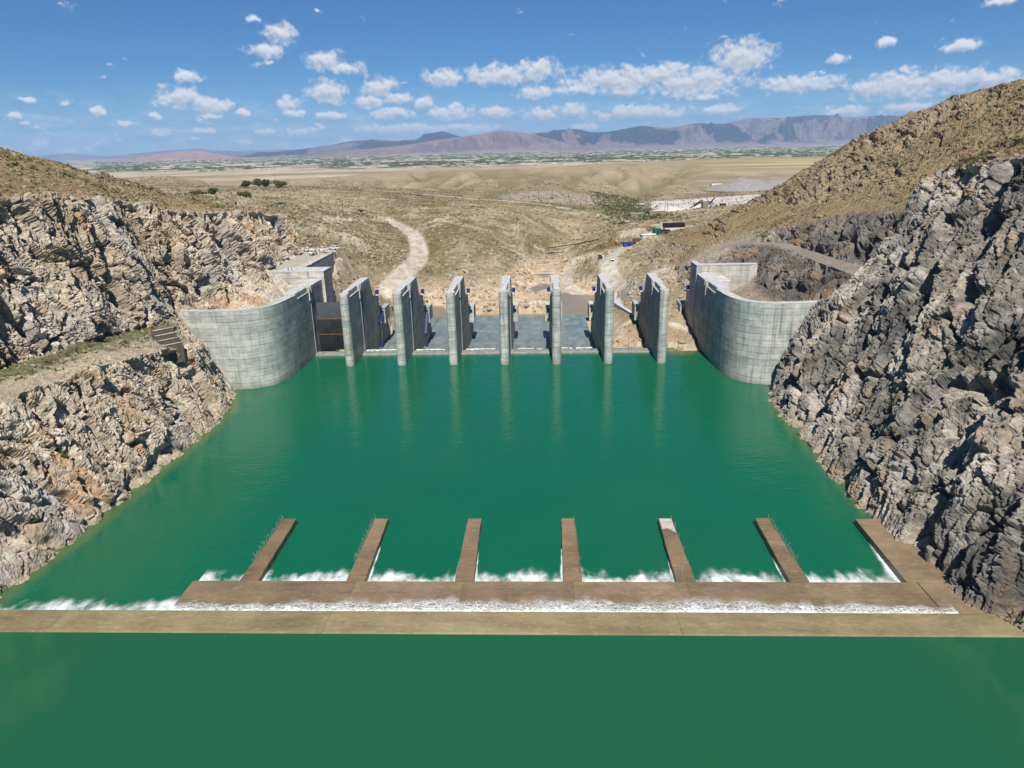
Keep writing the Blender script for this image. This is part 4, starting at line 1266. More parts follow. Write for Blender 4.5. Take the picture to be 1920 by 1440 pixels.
def pier_ring(z, notch, slot=True):
    """counter-clockwise plan outline of a pier at height z, nose at y=0 (local y = world y - 212.6)"""
    w = HW
    yo = 212.6
    r = [(w * math.cos(a), HW - w * math.sin(a) * 1.0) for a in np.linspace(0, math.pi, 15)][::-1]   # left (-w) -> right (+w) through the nose
    y0, y1 = 215.6 - yo, 227.4 - yo
    nw = w - (0.5 if notch else 0)
    sl = 0.5 if slot else 0.0
    yb = back_y(z) - yo
    right = [(w, y0 - .02), (nw, y0), (nw, y1), (w, y1 + .02), (w, 228.7 - yo), (w - sl, 228.72 - yo), (w - sl, 229.7 - yo), (w, 229.72 - yo), (w, yb)]
    leftside = [(-x, y) for x, y in right][::-1]
    return r + right + leftside


def lift_mesh(name, ring_fn, z0, z1, notch, d=0.035):
    ra, rb = ring_fn(z0, notch), ring_fn(z1, notch)
    e = min(0.05, (z1 - z0) * 0.1)
    rings = [[(x, y, z0 + .002) for x, y in inset(ra, d)], [(x, y, z0 + e) for x, y in ra], [(x, y, z1 - e) for x, y in rb], [(x, y, z1 - .002) for x, y in inset(rb, d)]]
    return MB().rings(rings, ring_u(ra)).mesh(name)


zs = [-14, -1.6] + [round(-1.6 + 1.8 * k, 2) for k in range(1, 14)]
zs = [z for z in zs if z < 21.5] + [22.0, TOP]
# the downstream profile breaks are lift boundaries too
LM = [(lift_mesh('concrete_lift', pier_ring, a + 1e-4, b - 1e-4, b > 22.1), a, b) for a, b in zip(zs[:-1], zs[1:])]
PLAB = ['concrete spillway pier next to the closed black gate, blue gate arm on its right', 'second concrete spillway pier from the left, blue gate arm hanging on its right side',
        'third concrete spillway pier, left of the bare central bays', 'central concrete spillway pier seen nearly head-on with the falls to its right',
        'concrete spillway pier directly below the pale curving road', 'concrete spillway pier second from the right, with the rubble slope to its right',
        'last concrete spillway pier on the right, next to the sandy bank']


def pocket_box(sgn):
    """trunnion block on a pier flank, with an open pocket facing upstream"""
    b = MB()
    yo = 212.6
    x0, x1 = sorted((sgn * HW, sgn * (HW + 1.75)))
    y0, y1 = 256 - yo, 264 - yo
    z0, z1 = 3.6, 9.6
    b.box(x0, x1, y0 + 1.2, y1, z0 + .8, z1)
    b.box(x0, x1, y0, y0 + 1.2, z1 - 1.0, z1 - .003)
    b.box(x0, x1, y0, y0 + 1.2, z0, z0 + 1.3)
    xo = x1 if sgn > 0 else x0
    b.box(min(xo, xo - sgn * .5), max(xo, xo - sgn * .5), y0 + .003, y0 + 1.2, z0 + 1.3, z1 - 1.0)
    return b


def hinge(sgn):
    b = MB()
    yo = 212.6
    x0, x1 = sorted((sgn * (HW - .02), sgn * (HW + 1.1)))
    b.box(x0, x1, 250.2 - yo, 251.6 - yo, 16.2, 17.5)
    return b


for i, x in enumerate(PX):
    pr = empty('spillway_pier', (x, 212.6, 0), 0, PLAB[i], 'spillway pier', 'spillway piers standing in a row across the pool')
    for me, a, b in LM:
        link('concrete_lift', me, M['concrete'], pr)
    yo = 212.6
    MB().box(-HW + .03, HW - .03, 228 - yo, back_y(TOP) - yo - .1, TOP + .003, TOP + .07).build('top_slab', M['top_concrete'], pr)
    MB().box(-HW + .62, HW - .62, 215.9 - yo, 220.6 - yo, TOP + .003, TOP + .22).build('bearing_slab', M['top_concrete'], pr)
    MB().box(-HW + .62, HW - .62, 221.3 - yo, 227.2 - yo, TOP + .003, TOP + .16).build('bearing_slab', M['top_concrete'], pr)
    for sgn in (-1, 1):
        xa, xb = sorted((sgn * (HW - .45), sgn * (HW + .03)))
        MB().box(xa, xb, 215.7 - yo, 227.3 - yo, 22.003, 22.1).build('ledge', M['top_concrete'], pr)
        xa, xb = sorted((sgn * (HW - .02), sgn * (HW + .16)))
        MB().box(xa, xb, 228.25 - yo, 228.68 - yo, -1.5, TOP - .1).build('gate_guide', M['galv'], pr)
        xa, xb = sorted((sgn * (HW - .48), sgn * (HW + .32)))
        MB().box(xa, xb, 227.45 - yo, 228.2 - yo, 19.2, TOP - .06).build('guide_head', M['pale_concrete'], pr)
        xa, xb = sorted((sgn * (HW - .12), sgn * (HW + .22)))
        MB().box(xa, xb, 229.75 - yo, 230.1 - yo, 21.2, TOP + .02).build('guide_head', M['galv'], pr)
        if not (i == 6 and sgn > 0) and not (i == 0 and sgn < 0):
            pocket_box(sgn).build('trunnion_block', M['concrete'], pr)
        h = hinge(sgn).build('hinge_block', M['blue'], pr)
        xa, xb = sorted((sgn * (HW + .15), sgn * (HW + .8)))
        MB().box(xa, xb, 250.4 - yo, 251.3 - yo, 15.5, 16.18).build('hinge_pad', M['white'], h)


# ---------------------------------------------------------------- blue gate arms hanging in bays two and three
def gate_arm(x, lab, reach):
    g = empty('gate_arm', (x + HW + .1, 256, 0), 0, lab, 'gate arm', 'blue steel gate arms on the pier sides')
    piv = Vector((0.75, 0.6, 7.6))
    MB().box(0.2, 1.3, 0.2, 1.1, 6.9, 8.3).build('pivot', M['blue'], g)
    tip = piv + Vector((-0.1, -reach[0], reach[1]))
    MB().bar(piv, tip, 0.75, 1.0).build('upper_beam', M['blue'], g)
    low = piv + Vector((0.1, -6.5, -10.2))
    MB().bar(piv + Vector((.25, 0, -.3)), low, 0.5, 0.6).build('lower_beam', M['steel'], g)
    MB().bar(tip, low + Vector((-.2, 0, .5)), 0.3, 0.35).build('brace', M['steel'], g)
    MB().box(low.x - .45, low.x + .45, low.y - .4, low.y + .5, low.z - 1.2, low.z + .7).build('foot', M['blue'], g)


gate_arm(PX[0], 'blue steel gate arm spread into a wide fork beside the leftmost pier', (7.0, -2.4))
gate_arm(PX[1], 'blue steel gate arm hanging almost straight down beside the second pier', (6.0, -7.0))


# ---------------------------------------------------------------- abutment walls (curved, 24 m high)
def offset_path(path, d):
    out = []
    for i, (x, y) in enumerate(path):
        a = path[max(0, i - 1)]
        b = path[min(len(path) - 1, i + 1)]
        t = Vector((b[0] - a[0], b[1] - a[1])).normalized()
        out.append((x - t.y * d, y + t.x * d))
    return out


def smooth_path(pts, n=8):
    out = []
    P = [pts[0]] + pts + [pts[-1]]
    for i in range(1, len(P) - 2):
        p0, p1, p2, p3 = (np.array(P[i + k], float) for k in (-1, 0, 1, 2))
        for k in range(n):
            t = k / n
            out.append(tuple(0.5 * (2 * p1 + (p2 - p0) * t + (2 * p0 - 5 * p1 + 4 * p2 - p3) * t * t + (3 * p1 - p0 - 3 * p2 + p3) * t ** 3)))
    out.append(tuple(pts[-1]))
    return out


def abutment(name, sgn, curve, fx, lab):
    """curve runs from the bank round to the channel face at x = fx; the face then runs downstream"""
    g = empty(name, (0, 0, 0), 0, lab, 'abutment wall')
    thick = 3.2 * (1 if sgn < 0 else -1)
    cu = smooth_path(curve, 7)

    def ring(z, notch):
        face = list(cu)
        nx = fx + sgn * 0.5 if notch else fx
        sl = fx + sgn * 0.5
        face += [(fx, 213.4), (nx, 213.45), (nx, 225.2), (fx, 225.25), (fx, 226.6), (sl, 226.62), (sl, 227.6), (fx, 227.62), (fx, back_y(z) + 1)]
        back = offset_path(cu, thick)
        r = face + [(fx + sgn * 3.2, back_y(z) + 1)] + back[::-1]
        return r if sgn > 0 else r
    base = ring(0, False)
    area = sum(a[0] * b[1] - b[0] * a[1] for a, b in zip(base, base[1:] + base[:1]))
    d = 0.035 if area > 0 else -0.035
    zz = [-6, 0.2] + [round(0.2 + 1.82 * k, 2) for k in range(1, 12)] + [22.0, TOP]
    for a, b in zip(zz[:-1], zz[1:]):
        link('concrete_lift', lift_mesh('concrete_lift', ring, a + 1e-4, b - 1e-4, b > 22.1, d), M['concrete'] if True else None, g)
    # bright coping along the curved crest
    inner = offset_path(cu, thick * 0.24)
    outer = offset_path(cu, -thick * 0.01)
    cp = outer + inner[::-1]
    MB().rings([[(x, y, z) for x, y in cp] for z in (TOP + .003, TOP + .16)]).build('coping', M['top_concrete'], g)
    xa, xb = sorted((fx - sgn * .0, fx + sgn * 5.0))
    MB().box(xa + (.03 if sgn > 0 else 0), xb - (.03 if sgn < 0 else 0), 228, 242.4, TOP - .6 if False else TOP + .003, TOP + .07).build('top_slab', M['top_concrete'], g)
    xa, xb = sorted((fx + sgn * .62, fx + sgn * 4.4))
    MB().box(xa, xb, 213.6, 219.4, TOP + .003, TOP + .22).build('bearing_slab', M['top_concrete'], g)
    MB().box(xa, xb, 220.0, 225.0, TOP + .003, TOP + .16).build('bearing_slab', M['top_concrete'], g)
    xa, xb = sorted((fx - sgn * .03, fx + sgn * .45))
    MB().box(xa, xb, 213.55, 225.1, 22.003, 22.1).build('ledge', M['top_concrete'], g)
    xa, xb = sorted((fx + sgn * .02, fx - sgn * .18))
    MB().box(xa, xb, 226.15, 226.58, -1.5, TOP - .1).build('gate_guide', M['galv'], g)
    xa, xb = sorted((fx + sgn * .48, fx - sgn * .34))
    MB().box(xa, xb, 225.3, 226.1, 19.2, TOP - .06).build('guide_head', M['pale_concrete'], g)
    xa, xb = sorted((fx + sgn * .12, fx - sgn * .22))
    MB().box(xa, xb, 227.7, 228.1, 21.2, TOP + .02).build('guide_head', M['galv'], g)
    xa, xb = sorted((fx + sgn * .02, fx - sgn * 1.1))
    MB().box(xa, xb, 250.2, 251.6, 16.2, 17.5).build('hinge_block', M['blue'], g)
    xa, xb = sorted((fx + sgn * 3.2, fx + sgn * 8.0))
    MB().box(xa + .003, xb, 226.0, 242.0, 15, TOP - .02).build('deck_block', M['pale_concrete'], g)
    return g


LCURVE = [(-104.0, 191.6), (-97.0, 190.7), (-90.9, 190.7), (-85.6, 191.3), (-82.0, 192.9), (-79.2, 195.6), (-77.6, 199.4), (-76.8, 204.5), (-76.4, 210.0)]
RCURVE = [(79.0, 191.9), (72.0, 191.0), (65.0, 191.0), (61.2, 192.2), (58.2, 194.6), (56.2, 198.2), (55.0, 203.5), (54.5, 210.0)]
abutment('abutment_wall', -1, LCURVE, -76.4, 'tall curved grey concrete abutment wall joining the left cliff')
ra = abutment('abutment_wall', 1, RCURVE, 54.5, 'tall curved grey concrete abutment wall joining the dark right slope')
pb = MB()
pb.box(52.7, 54.48, 257.2, 264, 4.4, 9.6)
pb.box(52.7, 54.48, 256, 257.2, 8.6, 9.597)
pb.box(52.7, 53.2, 256.003, 257.2, 4.9, 8.6)
pb.build('trunnion_block', M['concrete'], ra)
rb = MB()
for k in range(9):
    a = (53.0 + .15 * k, 256.5 + 0.6 * (k % 3), 9.5)
    rb.tube(a, (a[0] + random.uniform(-.6, .9), a[1] + random.uniform(-2.0, .5), 10.2 + random.uniform(0, .8)), 0.05, 5)
tag(rb.build('rebar', M['rust'], ra), kind='stuff')
for nm, x, y, z, w, h in (('repair_patch', -92.2, 190.64, 15.3, 3.2, 2.4), ('repair_patch', 64.6, 190.92, 11.3, 2.4, 3.4)):
    pass


def slab_wall(name, lab, x0, x1, y0, y1, z0, z1, lifts, mat, coping=True, top=None, cat='retaining wall'):
    g = empty(name, ((x0 + x1) / 2, (y0 + y1) / 2, z0), 0, lab, cat)
    ox, oy, oz = (x0 + x1) / 2, (y0 + y1) / 2, z0
    for k in range(lifts):
        a, b = z0 + (z1 - z0) * k / lifts, z0 + (z1 - z0) * (k + 1) / lifts
        r = [(x0 - ox, y0 - oy), (x1 - ox, y0 - oy), (x1 - ox, y1 - oy), (x0 - ox, y1 - oy)]
        link('concrete_lift', lift_mesh('concrete_lift', lambda z, n: r, a - oz, b - oz, False), mat, g)
    if coping:
        MB().box(x0 - ox - .05, x1 - ox + .05, y0 - oy - .05, y1 - oy + .05, z1 - oz + .003, z1 - oz + .14).build('coping', M['top_concrete'], g)
    return g


slab_wall('retaining_wall', 'pale concrete retaining block behind the left abutment, below the hi-vis workers', -94.2, -75.4, 240.6, 250, 12, 26.3, 7, M['pale_concrete'])
slab_wall('retaining_wall', 'long dark wing wall beside the car park road on the left bank', -85.6, -84.6, 250.1, 285.5, 13, 26.6, 6, M['concrete'])
slab_wall('retaining_wall', 'pale concrete retaining wall behind the right abutment, against the dark rock', 56.4, 75.5, 242.2, 245, 10, 26.2, 7, M['pale_concrete'])
slab_wall('retaining_wall', 'narrow dark concrete side wall stepping up behind the right abutment', 54.3, 56.2, 240.4, 250, 4, 26.3, 7, M['concrete'])

# ---------------------------------------------------------------- closed radial gate in the first bay
gate = empty('radial_gate', (-69.6, 232, 0), 0, 'closed black steel radial gate with two rusty seams between the left abutment and first pier', 'radial gate')
R_, cy_, cz_ = 29.5, 260.0, 8.0


def gate_arc(z, dr=0.0):
    return cy_ - 232 - math.sqrt((R_ + dr) ** 2 - (z - cz_) ** 2)


zb = [0.4, 6.2, 11.6, 17.2]
for a, b in zip(zb[:-1], zb[1:]):
    pts = np.linspace(a + 0.06, b - 0.06, 7)
    MB().rings([[(x, gate_arc(z), z) for z in pts] + [(x, gate_arc(z) + .3, z) for z in pts[::-1]] for x in (-6.72, 6.62)]).build('skin_plate', M['grey_steel' if b > 17 else 'steel'], gate)
for z in zb[1:-1]:
    MB().box(-6.7, 6.6, gate_arc(z) - .07, gate_arc(z) + .2, z - 0.10, z + 0.10).build('seam', M['rust'], gate)
for x in np.linspace(-5.8, 5.7, 6):
    MB().bar((x, gate_arc(17.0) + .5, 17.0), (x, gate_arc(8) + .5, 8), .2, .35).build('stiffener', M['steel'], gate)

# ---------------------------------------------------------------- spillway crest and chute floor
crest = empty('spillway_crest', (0, 226, 0), 0, 'low grey concrete crest between the piers at the waterline', 'spillway crest')
bays = list(zip([-76.3] + [p + HW + .02 for p in PX[:-1]], [p - HW - .02 for p in PX]))
for a, b in bays:
    prof = [(224.6 - 226, -4), (224.6 - 226, .42), (225.0 - 226, .62), (228.2 - 226, .66), (229.4 - 226, .3), (231.5 - 226, -1.0), (231.6 - 226, -4)]
    MB().rings([[(a, y, z) for y, z in prof], [(b, y, z) for y, z in prof]]).build('crest_block', M['wet_concrete'], crest)
chute = empty('chute_floor', (-20, 232, 0), 0, 'wet teal grey concrete chute floor stepping away behind the middle piers', 'chute floor')
m_, T_ = new_mat("wet_chute_concrete")
P_ = T_.n('ShaderNodeNewGeometry').outputs['Position']
n_ = T_.noise(T_.v('MULTIPLY', P_, (0.5, 0.25, 1)), 0.5, 7, 0.68, 0.8)
finish(T_, T_.mix(T_.step(n_, 0.3, 0.7), (0.115, 0.155, 0.152), (0.235, 0.275, 0.265)), T_.step(n_, 0.3, 0.7, 0.3, 0.6), n_, 0.06, spec=0.5)
M['chute'] = m_
fy = [231.6, 239, 248, 258, 269, 281, 293, 304]
fz = [-1.1, -3.4, -4.1, -4.5, -4.75, -4.95, -5.1, -5.2]
fx_ = [PX[0] + HW, PX[1], PX[2], PX[3], PX[4], PX[5] - HW]
for a, b in zip(fx_[:-1], fx_[1:]):
    for k in range(len(fy) - 1):
        e = .10
        MB().rings([[(a + e + 20, fy[k] + e - 232, fz[k] - 2), (a + e + 20, fy[k] + e - 232, fz[k]), (b - e + 20, fy[k] + e - 232, fz[k]), (b - e + 20, fy[k] + e - 232, fz[k] - 2)],
                    [(a + e + 20, fy[k + 1] - e - 232, fz[k + 1] - 2), (a + e + 20, fy[k + 1] - e - 232, fz[k + 1]), (b - e + 20, fy[k + 1] - e - 232, fz[k + 1]), (b - e + 20, fy[k + 1] - e - 232, fz[k + 1] - 2)]]).build('floor_slab', M['chute'], chute)
# froth where the leak drops behind the crest
rng = random.Random(9)
for a, b in bays[1:6]:
    for k in range(5):
        xa = rng.uniform(a + .3, b - 4)
        foam_strip(xa, xa + rng.uniform(2.0, 5.5), 228.6, 231.2, 0.62 - 0.2, M['spray'], 0.3, 0.4, 300 + k)

# ================================================================ scatter: scrub, loose stones
def scatter(name, verts, weight, count, kind, size, mat, seed, sink=0.1):
    rs = np.random.RandomState(seed)
    w = np.clip(weight, 0, None).astype(np.float64)
    idx = rs.choice(len(verts), count, p=w / w.sum())
    P = verts[idx] + rs.uniform(-.25, .25, (count, 3)) * np.array([1, 1, 0])
    s = size[0] * (size[1] / size[0]) ** (rs.rand(count) ** 1.6)
    a = rs.rand(count) * 6.283
    if kind == 'rock':
        t = (1 + 5 ** .5) / 2
        base = np.array([(-1, t, 0), (1, t, 0), (-1, -t, 0), (1, -t, 0), (0, -1, t), (0, 1, t), (0, -1, -t), (0, 1, -t), (t, 0, -1), (t, 0, 1), (-t, 0, -1), (-t, 0, 1)]) / 1.9 * np.array([1, .8, .62])
        F = np.array([(0, 11, 5), (0, 5, 1), (0, 1, 7), (0, 7, 10), (0, 10, 11), (1, 5, 9), (5, 11, 4), (11, 10, 2), (10, 7, 6), (7, 1, 8), (3, 9, 4), (3, 4, 2), (3, 2, 6), (3, 6, 8), (3, 8, 9), (4, 9, 5), (2, 4, 11), (6, 2, 10), (8, 6, 7), (9, 8, 1)])
        jit = 0.3
    else:
        v = []
        for k in range(6):
            t = k * 1.047
            v += [(0.45 * math.cos(t), 0.45 * math.sin(t), -0.05), (0.45 * math.cos(t + .9), 0.45 * math.sin(t + .9), -0.05), (0.85 * math.cos(t + .3), 0.85 * math.sin(t + .3), 0.42 + 0.2 * (k % 2))]
        v += [(0.4, 0, 0), (-.2, .35, 0), (-.2, -.35, 0), (0.1, 0.1, 0.8)]
        base = np.array(v)
        F = np.array([(3 * k, 3 * k + 1, 3 * k + 2) for k in range(6)] + [(18, 19, 21), (19, 20, 21), (20, 18, 21)])
        jit = 0.35
    n = len(base)
    V = base[None] * (1 + jit * rs.uniform(-1, 1, (count, n, 3)))
    ca, sa = np.cos(a)[:, None], np.sin(a)[:, None]
    V = np.stack([V[..., 0] * ca - V[..., 1] * sa, V[..., 0] * sa + V[..., 1] * ca, V[..., 2]], -1) * s[:, None, None]
    V += P[:, None] - np.array([0, 0, sink]) * s[:, None, None]
    FF = (F[None] + (np.arange(count) * n)[:, None, None]).reshape(-1, 3)
    t = np.repeat(rs.uniform(0.7, 1.3, count), n)
    me = raw_mesh(name, V.reshape(-1, 3), FF, {'Tone': t})
    return tag(link(name, me, mat), kind='stuff')


def toned(name, a, b):
    m, T = new_mat(name)
    t = T.n('ShaderNodeAttribute', attribute_name='Tone').outputs['Fac']
    P = T.n('ShaderNodeNewGeometry').outputs['Position']
    c = T.mix(T.step(T.m('ADD', T.m('MULTIPLY', t, 0.8), T.noise(P, 0.05, 3)), 0.8, 1.8), a, b)
    finish(T, c, 0.95, spec=0.1)
    return m


M['tuft'] = toned("scrub_tuft", (0.075, 0.072, 0.032), (0.16, 0.14, 0.07))
M['green_tuft'] = toned("green_tuft", (0.045, 0.065, 0.018), (0.10, 0.115, 0.035))
M['brown_stone'] = toned("brown_stone", (0.17, 0.125, 0.08), (0.33, 0.26, 0.175))
M['stone'] = toned("loose_stone", (0.20, 0.155, 0.105), (0.42, 0.345, 0.25))


def verts_of(o):
    n = len(o.data.vertices)
    a = np.empty(n * 3, np.float32)
    o.data.vertices.foreach_get('co', a)
    nz = np.empty(n * 3, np.float32)
    o.data.vertices.foreach_get('normal', nz)
    return a.reshape(-1, 3), nz.reshape(-1, 3)[:, 2]


vV, vN = verts_of(valley)
n_ = fbm(vV / 28.0, 3, seed=401)
rm_ = road_mask(vV[:, 0].astype(float), vV[:, 1].astype(float))
dist = vV[:, 1]
area = (dist / 300.0) ** 2
ok = (vV[:, 2] > -4.8) * (1 - rm_) ** 2 * (dist < 900) * (vV[:, 0] > -0.66 * dist) * ((vV[:, 0] > -83) | (dist > 328))
scatter('scrub', vV, area * ok * sstep(n_, -0.3, 0.3) * sstep(dist, 320, 400), 26000, 'tuft', (0.45, 1.7), M['tuft'], 1)
scatter('scrub', vV, area * ok * sstep(n_, -0.5, 0.2) * (dist < 540) * sstep(vV[:, 0], -62, -74) * sstep(dist, 305, 330), 6000, 'tuft', (0.3, 0.95), M['green_tuft'], 2)
scatter('loose_stones', vV, area * ok * sstep(-n_, -0.3, 0.25) * sstep(dist, 700, 500), 14000, 'rock', (0.3, 1.5), M['stone'], 3)
scatter('loose_stones', vV, area * ok * sstep(dist, 470, 380) * sstep(-n_, -0.4, 0.2), 9000, 'rock', (0.35, 1.7), M['stone'], 5)
scatter('loose_stones', vV, area * ok * sstep(dist, 700, 500), 7000, 'rock', (0.4, 1.6), M['brown_stone'], 6)
wash_ = sstep(np.abs(vV[:, 0] - 85), 40, 15) * (dist > 545) * (dist < 800)
scatter('scrub', vV, area * wash_ + 1e-9, 2200, 'tuft', (0.9, 2.6), M['green_tuft'], 4)

lV, lN = verts_of(left_cliff)
rV, rN = verts_of(right_cliff)
for o_, V_, N_, sx, sd in ((left_cliff, lV, lN, -1, 10), (right_cliff, rV, rN, 1, 20)):
    nn = fbm(V_ / 14.0, 3, seed=410 + sd)
    up_ = sstep(np.abs(N_), 0.55, 0.8)
    hill_ = (V_[:, 2] > (44 if sx < 0 else 30)) * (np.abs(V_[:, 0]) > (104 if sx < 0 else 62)) * (V_[:, 1] > 90) * up_
    if sx > 0:
        hill_ = hill_ * ((V_[:, 2] > 46) | (V_[:, 1] > 270))
    scatter('scrub', V_, hill_ * sstep(nn, -0.35, 0.25), 5200 if sx < 0 else 13000, 'tuft', (0.25, 0.95), M['tuft'], 30 + sd)
    scatter('scrub', V_, hill_ * sstep(nn, 0.05, 0.4), 700 if sx < 0 else 1500, 'tuft', (0.4, 1.2), M['green_tuft'], 31 + sd)
    scatter('loose_stones', V_, hill_, 3000 if sx < 0 else 6500, 'rock', (0.2, 0.9), M['brown_stone'], 32 + sd)
    face_ = up_ * (V_[:, 2] > 1.5) * (V_[:, 2] < 56) * (1 - hill_) * (V_[:, 1] < 192)
    scatter('scrub', V_, face_ * sstep(nn, 0.0, 0.35) + 1e-9, 260, 'tuft', (0.3, 0.9), M['green_tuft'], 33 + sd)
crest_ = (lV[:, 2] > 50) * (lV[:, 0] < -112) * (lV[:, 0] > -150) * (lV[:, 1] > 120) * sstep(fbm(lV / 16.0, 3, seed=436), 0.0, 0.3)
scatter('boulders', lV, crest_ + 1e-9, 900, 'rock', (0.3, 1.3), M['brown_stone'], 63, 0.25)
crest_ = (rV[:, 2] > 40) * (rV[:, 0] > 80) * (rV[:, 1] > 150) * sstep(fbm(rV / np.array([16, 40, 8.0]), 3, seed=437), 0.12, 0.34)
scatter('boulders', rV, crest_ + 1e-9, 1500, 'rock', (0.3, 1.4), M['brown_stone'], 64, 0.25)
bench_ = (lV[:, 2] > 20) * (lV[:, 2] < 28.5) * (lV[:, 1] < 190) * (lV[:, 0] < -93) * sstep(np.abs(lN), 0.7, 0.85)
nb_ = fbm(lV / 6.0, 3, seed=433)
scatter('scrub', lV, bench_ * sstep(nb_, -0.1, 0.3) * sstep(-lV[:, 0], 94, 104) + 1e-9, 1700, 'tuft', (0.2, 0.6), M['green_tuft'], 61)
scatter('loose_stones', lV, bench_ + 1e-9, 900, 'rock', (0.15, 0.7), M['stone'], 62)

# ================================================================ things on the banks and in the valley
def ground_z(x, y, tab=None):
    best = None
    for V in (tab or (vV, lV, rV)):
        d = (V[:, 0] - x) ** 2 + (V[:, 1] - y) ** 2
        k = int(d.argmin())
        if d[k] < 9.0:
            z = float(V[k, 2])
            best = z if best is None else max(best, z)
    return best if best is not None else float(valley_base(np.array([x]), np.array([y]))[0])


# ---- vehicles
def car_proto(paint, pickup=False):
    g = empty('parked_car')
    L, W, H = 4.5, 1.8, 1.0
    prof = [(-2.2, .42), (-2.25, .75), (-2.15, .95), (-1.2, 1.02), (2.15, 1.0), (2.25, .8), (2.22, .42)]
    MB().rings([[(x * 1.0, s * (W / 2 if abs(x) < 2 else W / 2 - .08), z) for x, z in prof] for s in (-1, -.94, .94, 1)]).build('body', paint, g)
    if pickup:
        cab = [(-1.0, 1.0), (-.45, 1.62), (.75, 1.66), (.95, 1.0)]
        bed = MB().box(1.0, 2.2, -.86, -.78, 1.0, 1.25).box(1.0, 2.2, .78, .86, 1.0, 1.25).box(2.12, 2.2, -.78, .78, 1.0, 1.25)
        bed.build('cargo_bed', paint, g)
    else:
        cab = [(-1.2, 1.0), (-.55, 1.60), (1.35, 1.62), (2.1, 1.0)]
    MB().rings([[(x, s * (.84 if z < 1.2 else .70), z) for x, z in cab] for s in (-1, 1)]).build('cabin', paint, g)
    gl = MB()
    (x0, z0), (x1, z1), (x2, z2), (x3, z3) = cab
    for s in (-1, 1):
        gl.add([(lerp(x0, x1, .25) + .12, s * .825, 1.12), (lerp(x3, x2, .25) - .12, s * .825, 1.12), (x2 - .08, s * .735, z2 - .12), (x1 + .1, s * .735, z1 - .12)], [(0, 1, 2, 3)])
    for (xa, za), (xb, zb), dd in (((x0, z0), (x1, z1), -.02), ((x3, z3), (x2, z2), .02)):
        gl.add([(lerp(xa, xb, .15) + dd, -.72, lerp(za, zb, .15)), (lerp(xa, xb, .15) + dd, .72, lerp(za, zb, .15)), (lerp(xa, xb, .9) + dd, .62, lerp(za, zb, .9)), (lerp(xa, xb, .9) + dd, -.62, lerp(za, zb, .9))], [(0, 1, 2, 3)])
    gl.build('window', M['glass'], g)
    for x in (-1.4, 1.4):
        for s in (-1, 1):
            MB().tube((x, s * .70, .34), (x, s * .92, .34), .34, 10).build('wheel', M['black'], g)
    MB().box(-2.29, -2.24, -.8, .8, .42, .58).build('bumper', M['black'], g)
    return g


M['white_car'] = flat_mat("white_car_paint", (0.74, 0.75, 0.76), 0.25, 0.0, 0.02, spec=0.5)
M['dark_car'] = flat_mat("dark_car_paint", (0.03, 0.035, 0.04), 0.25, 0.0, 0.05, spec=0.5)
sedan = car_proto(M['white_car'])
ute = car_proto(M['white_car'], True)
dark = car_proto(M['dark_car'])


def park(proto, used, x, y, z, rz, lab, grp, name='parked_car'):
    o = copy_tree(proto) if used.get(proto.name) else proto
    used[proto.name] = True
    o.location = (x, y, z)
    o.rotation_euler = (0, 0, rz)
    return tag(o, lab, 'car', grp)


used = {}
for pr_, x, y, z, rz, lab, grp in [
    (sedan, -96.6, 290.5, 26.75, 2.6, 'white car half hidden by the left cliff edge, leftmost on the bank car park', 'cars on the left bank car park'),
    (sedan, -91.6, 281.0, 26.75, 1.4, 'white car parked nearest the dam on the left bank car park', 'cars on the left bank car park'),
    (ute, -90.2, 290.6, 26.75, -0.5, 'white pickup beside the end of the wing wall', 'cars on the left bank car park'),
    (sedan, -86.6, 294.0, 26.75, -0.35, 'white car at the far right end of the left bank car park', 'cars on the left bank car park'),
    (sedan, 35.0, 392.0, None, 1.9, 'white car parked at the left edge of the valley road with its boot shaded', 'cars on the valley road'),
    (dark, 34.2, 387.0, None, 1.7, 'dark car parked in front of the white one at the road edge', 'cars on the valley road'),
    (ute, 39.9, 376.5, None, 1.5, 'white pickup standing alone in the middle of the valley road', 'cars on the valley road')]:
    zz = z if z is not None else ground_z(x, y, (vV,)) + .1
    park(pr_, used, x, y, zz, rz, lab, grp)


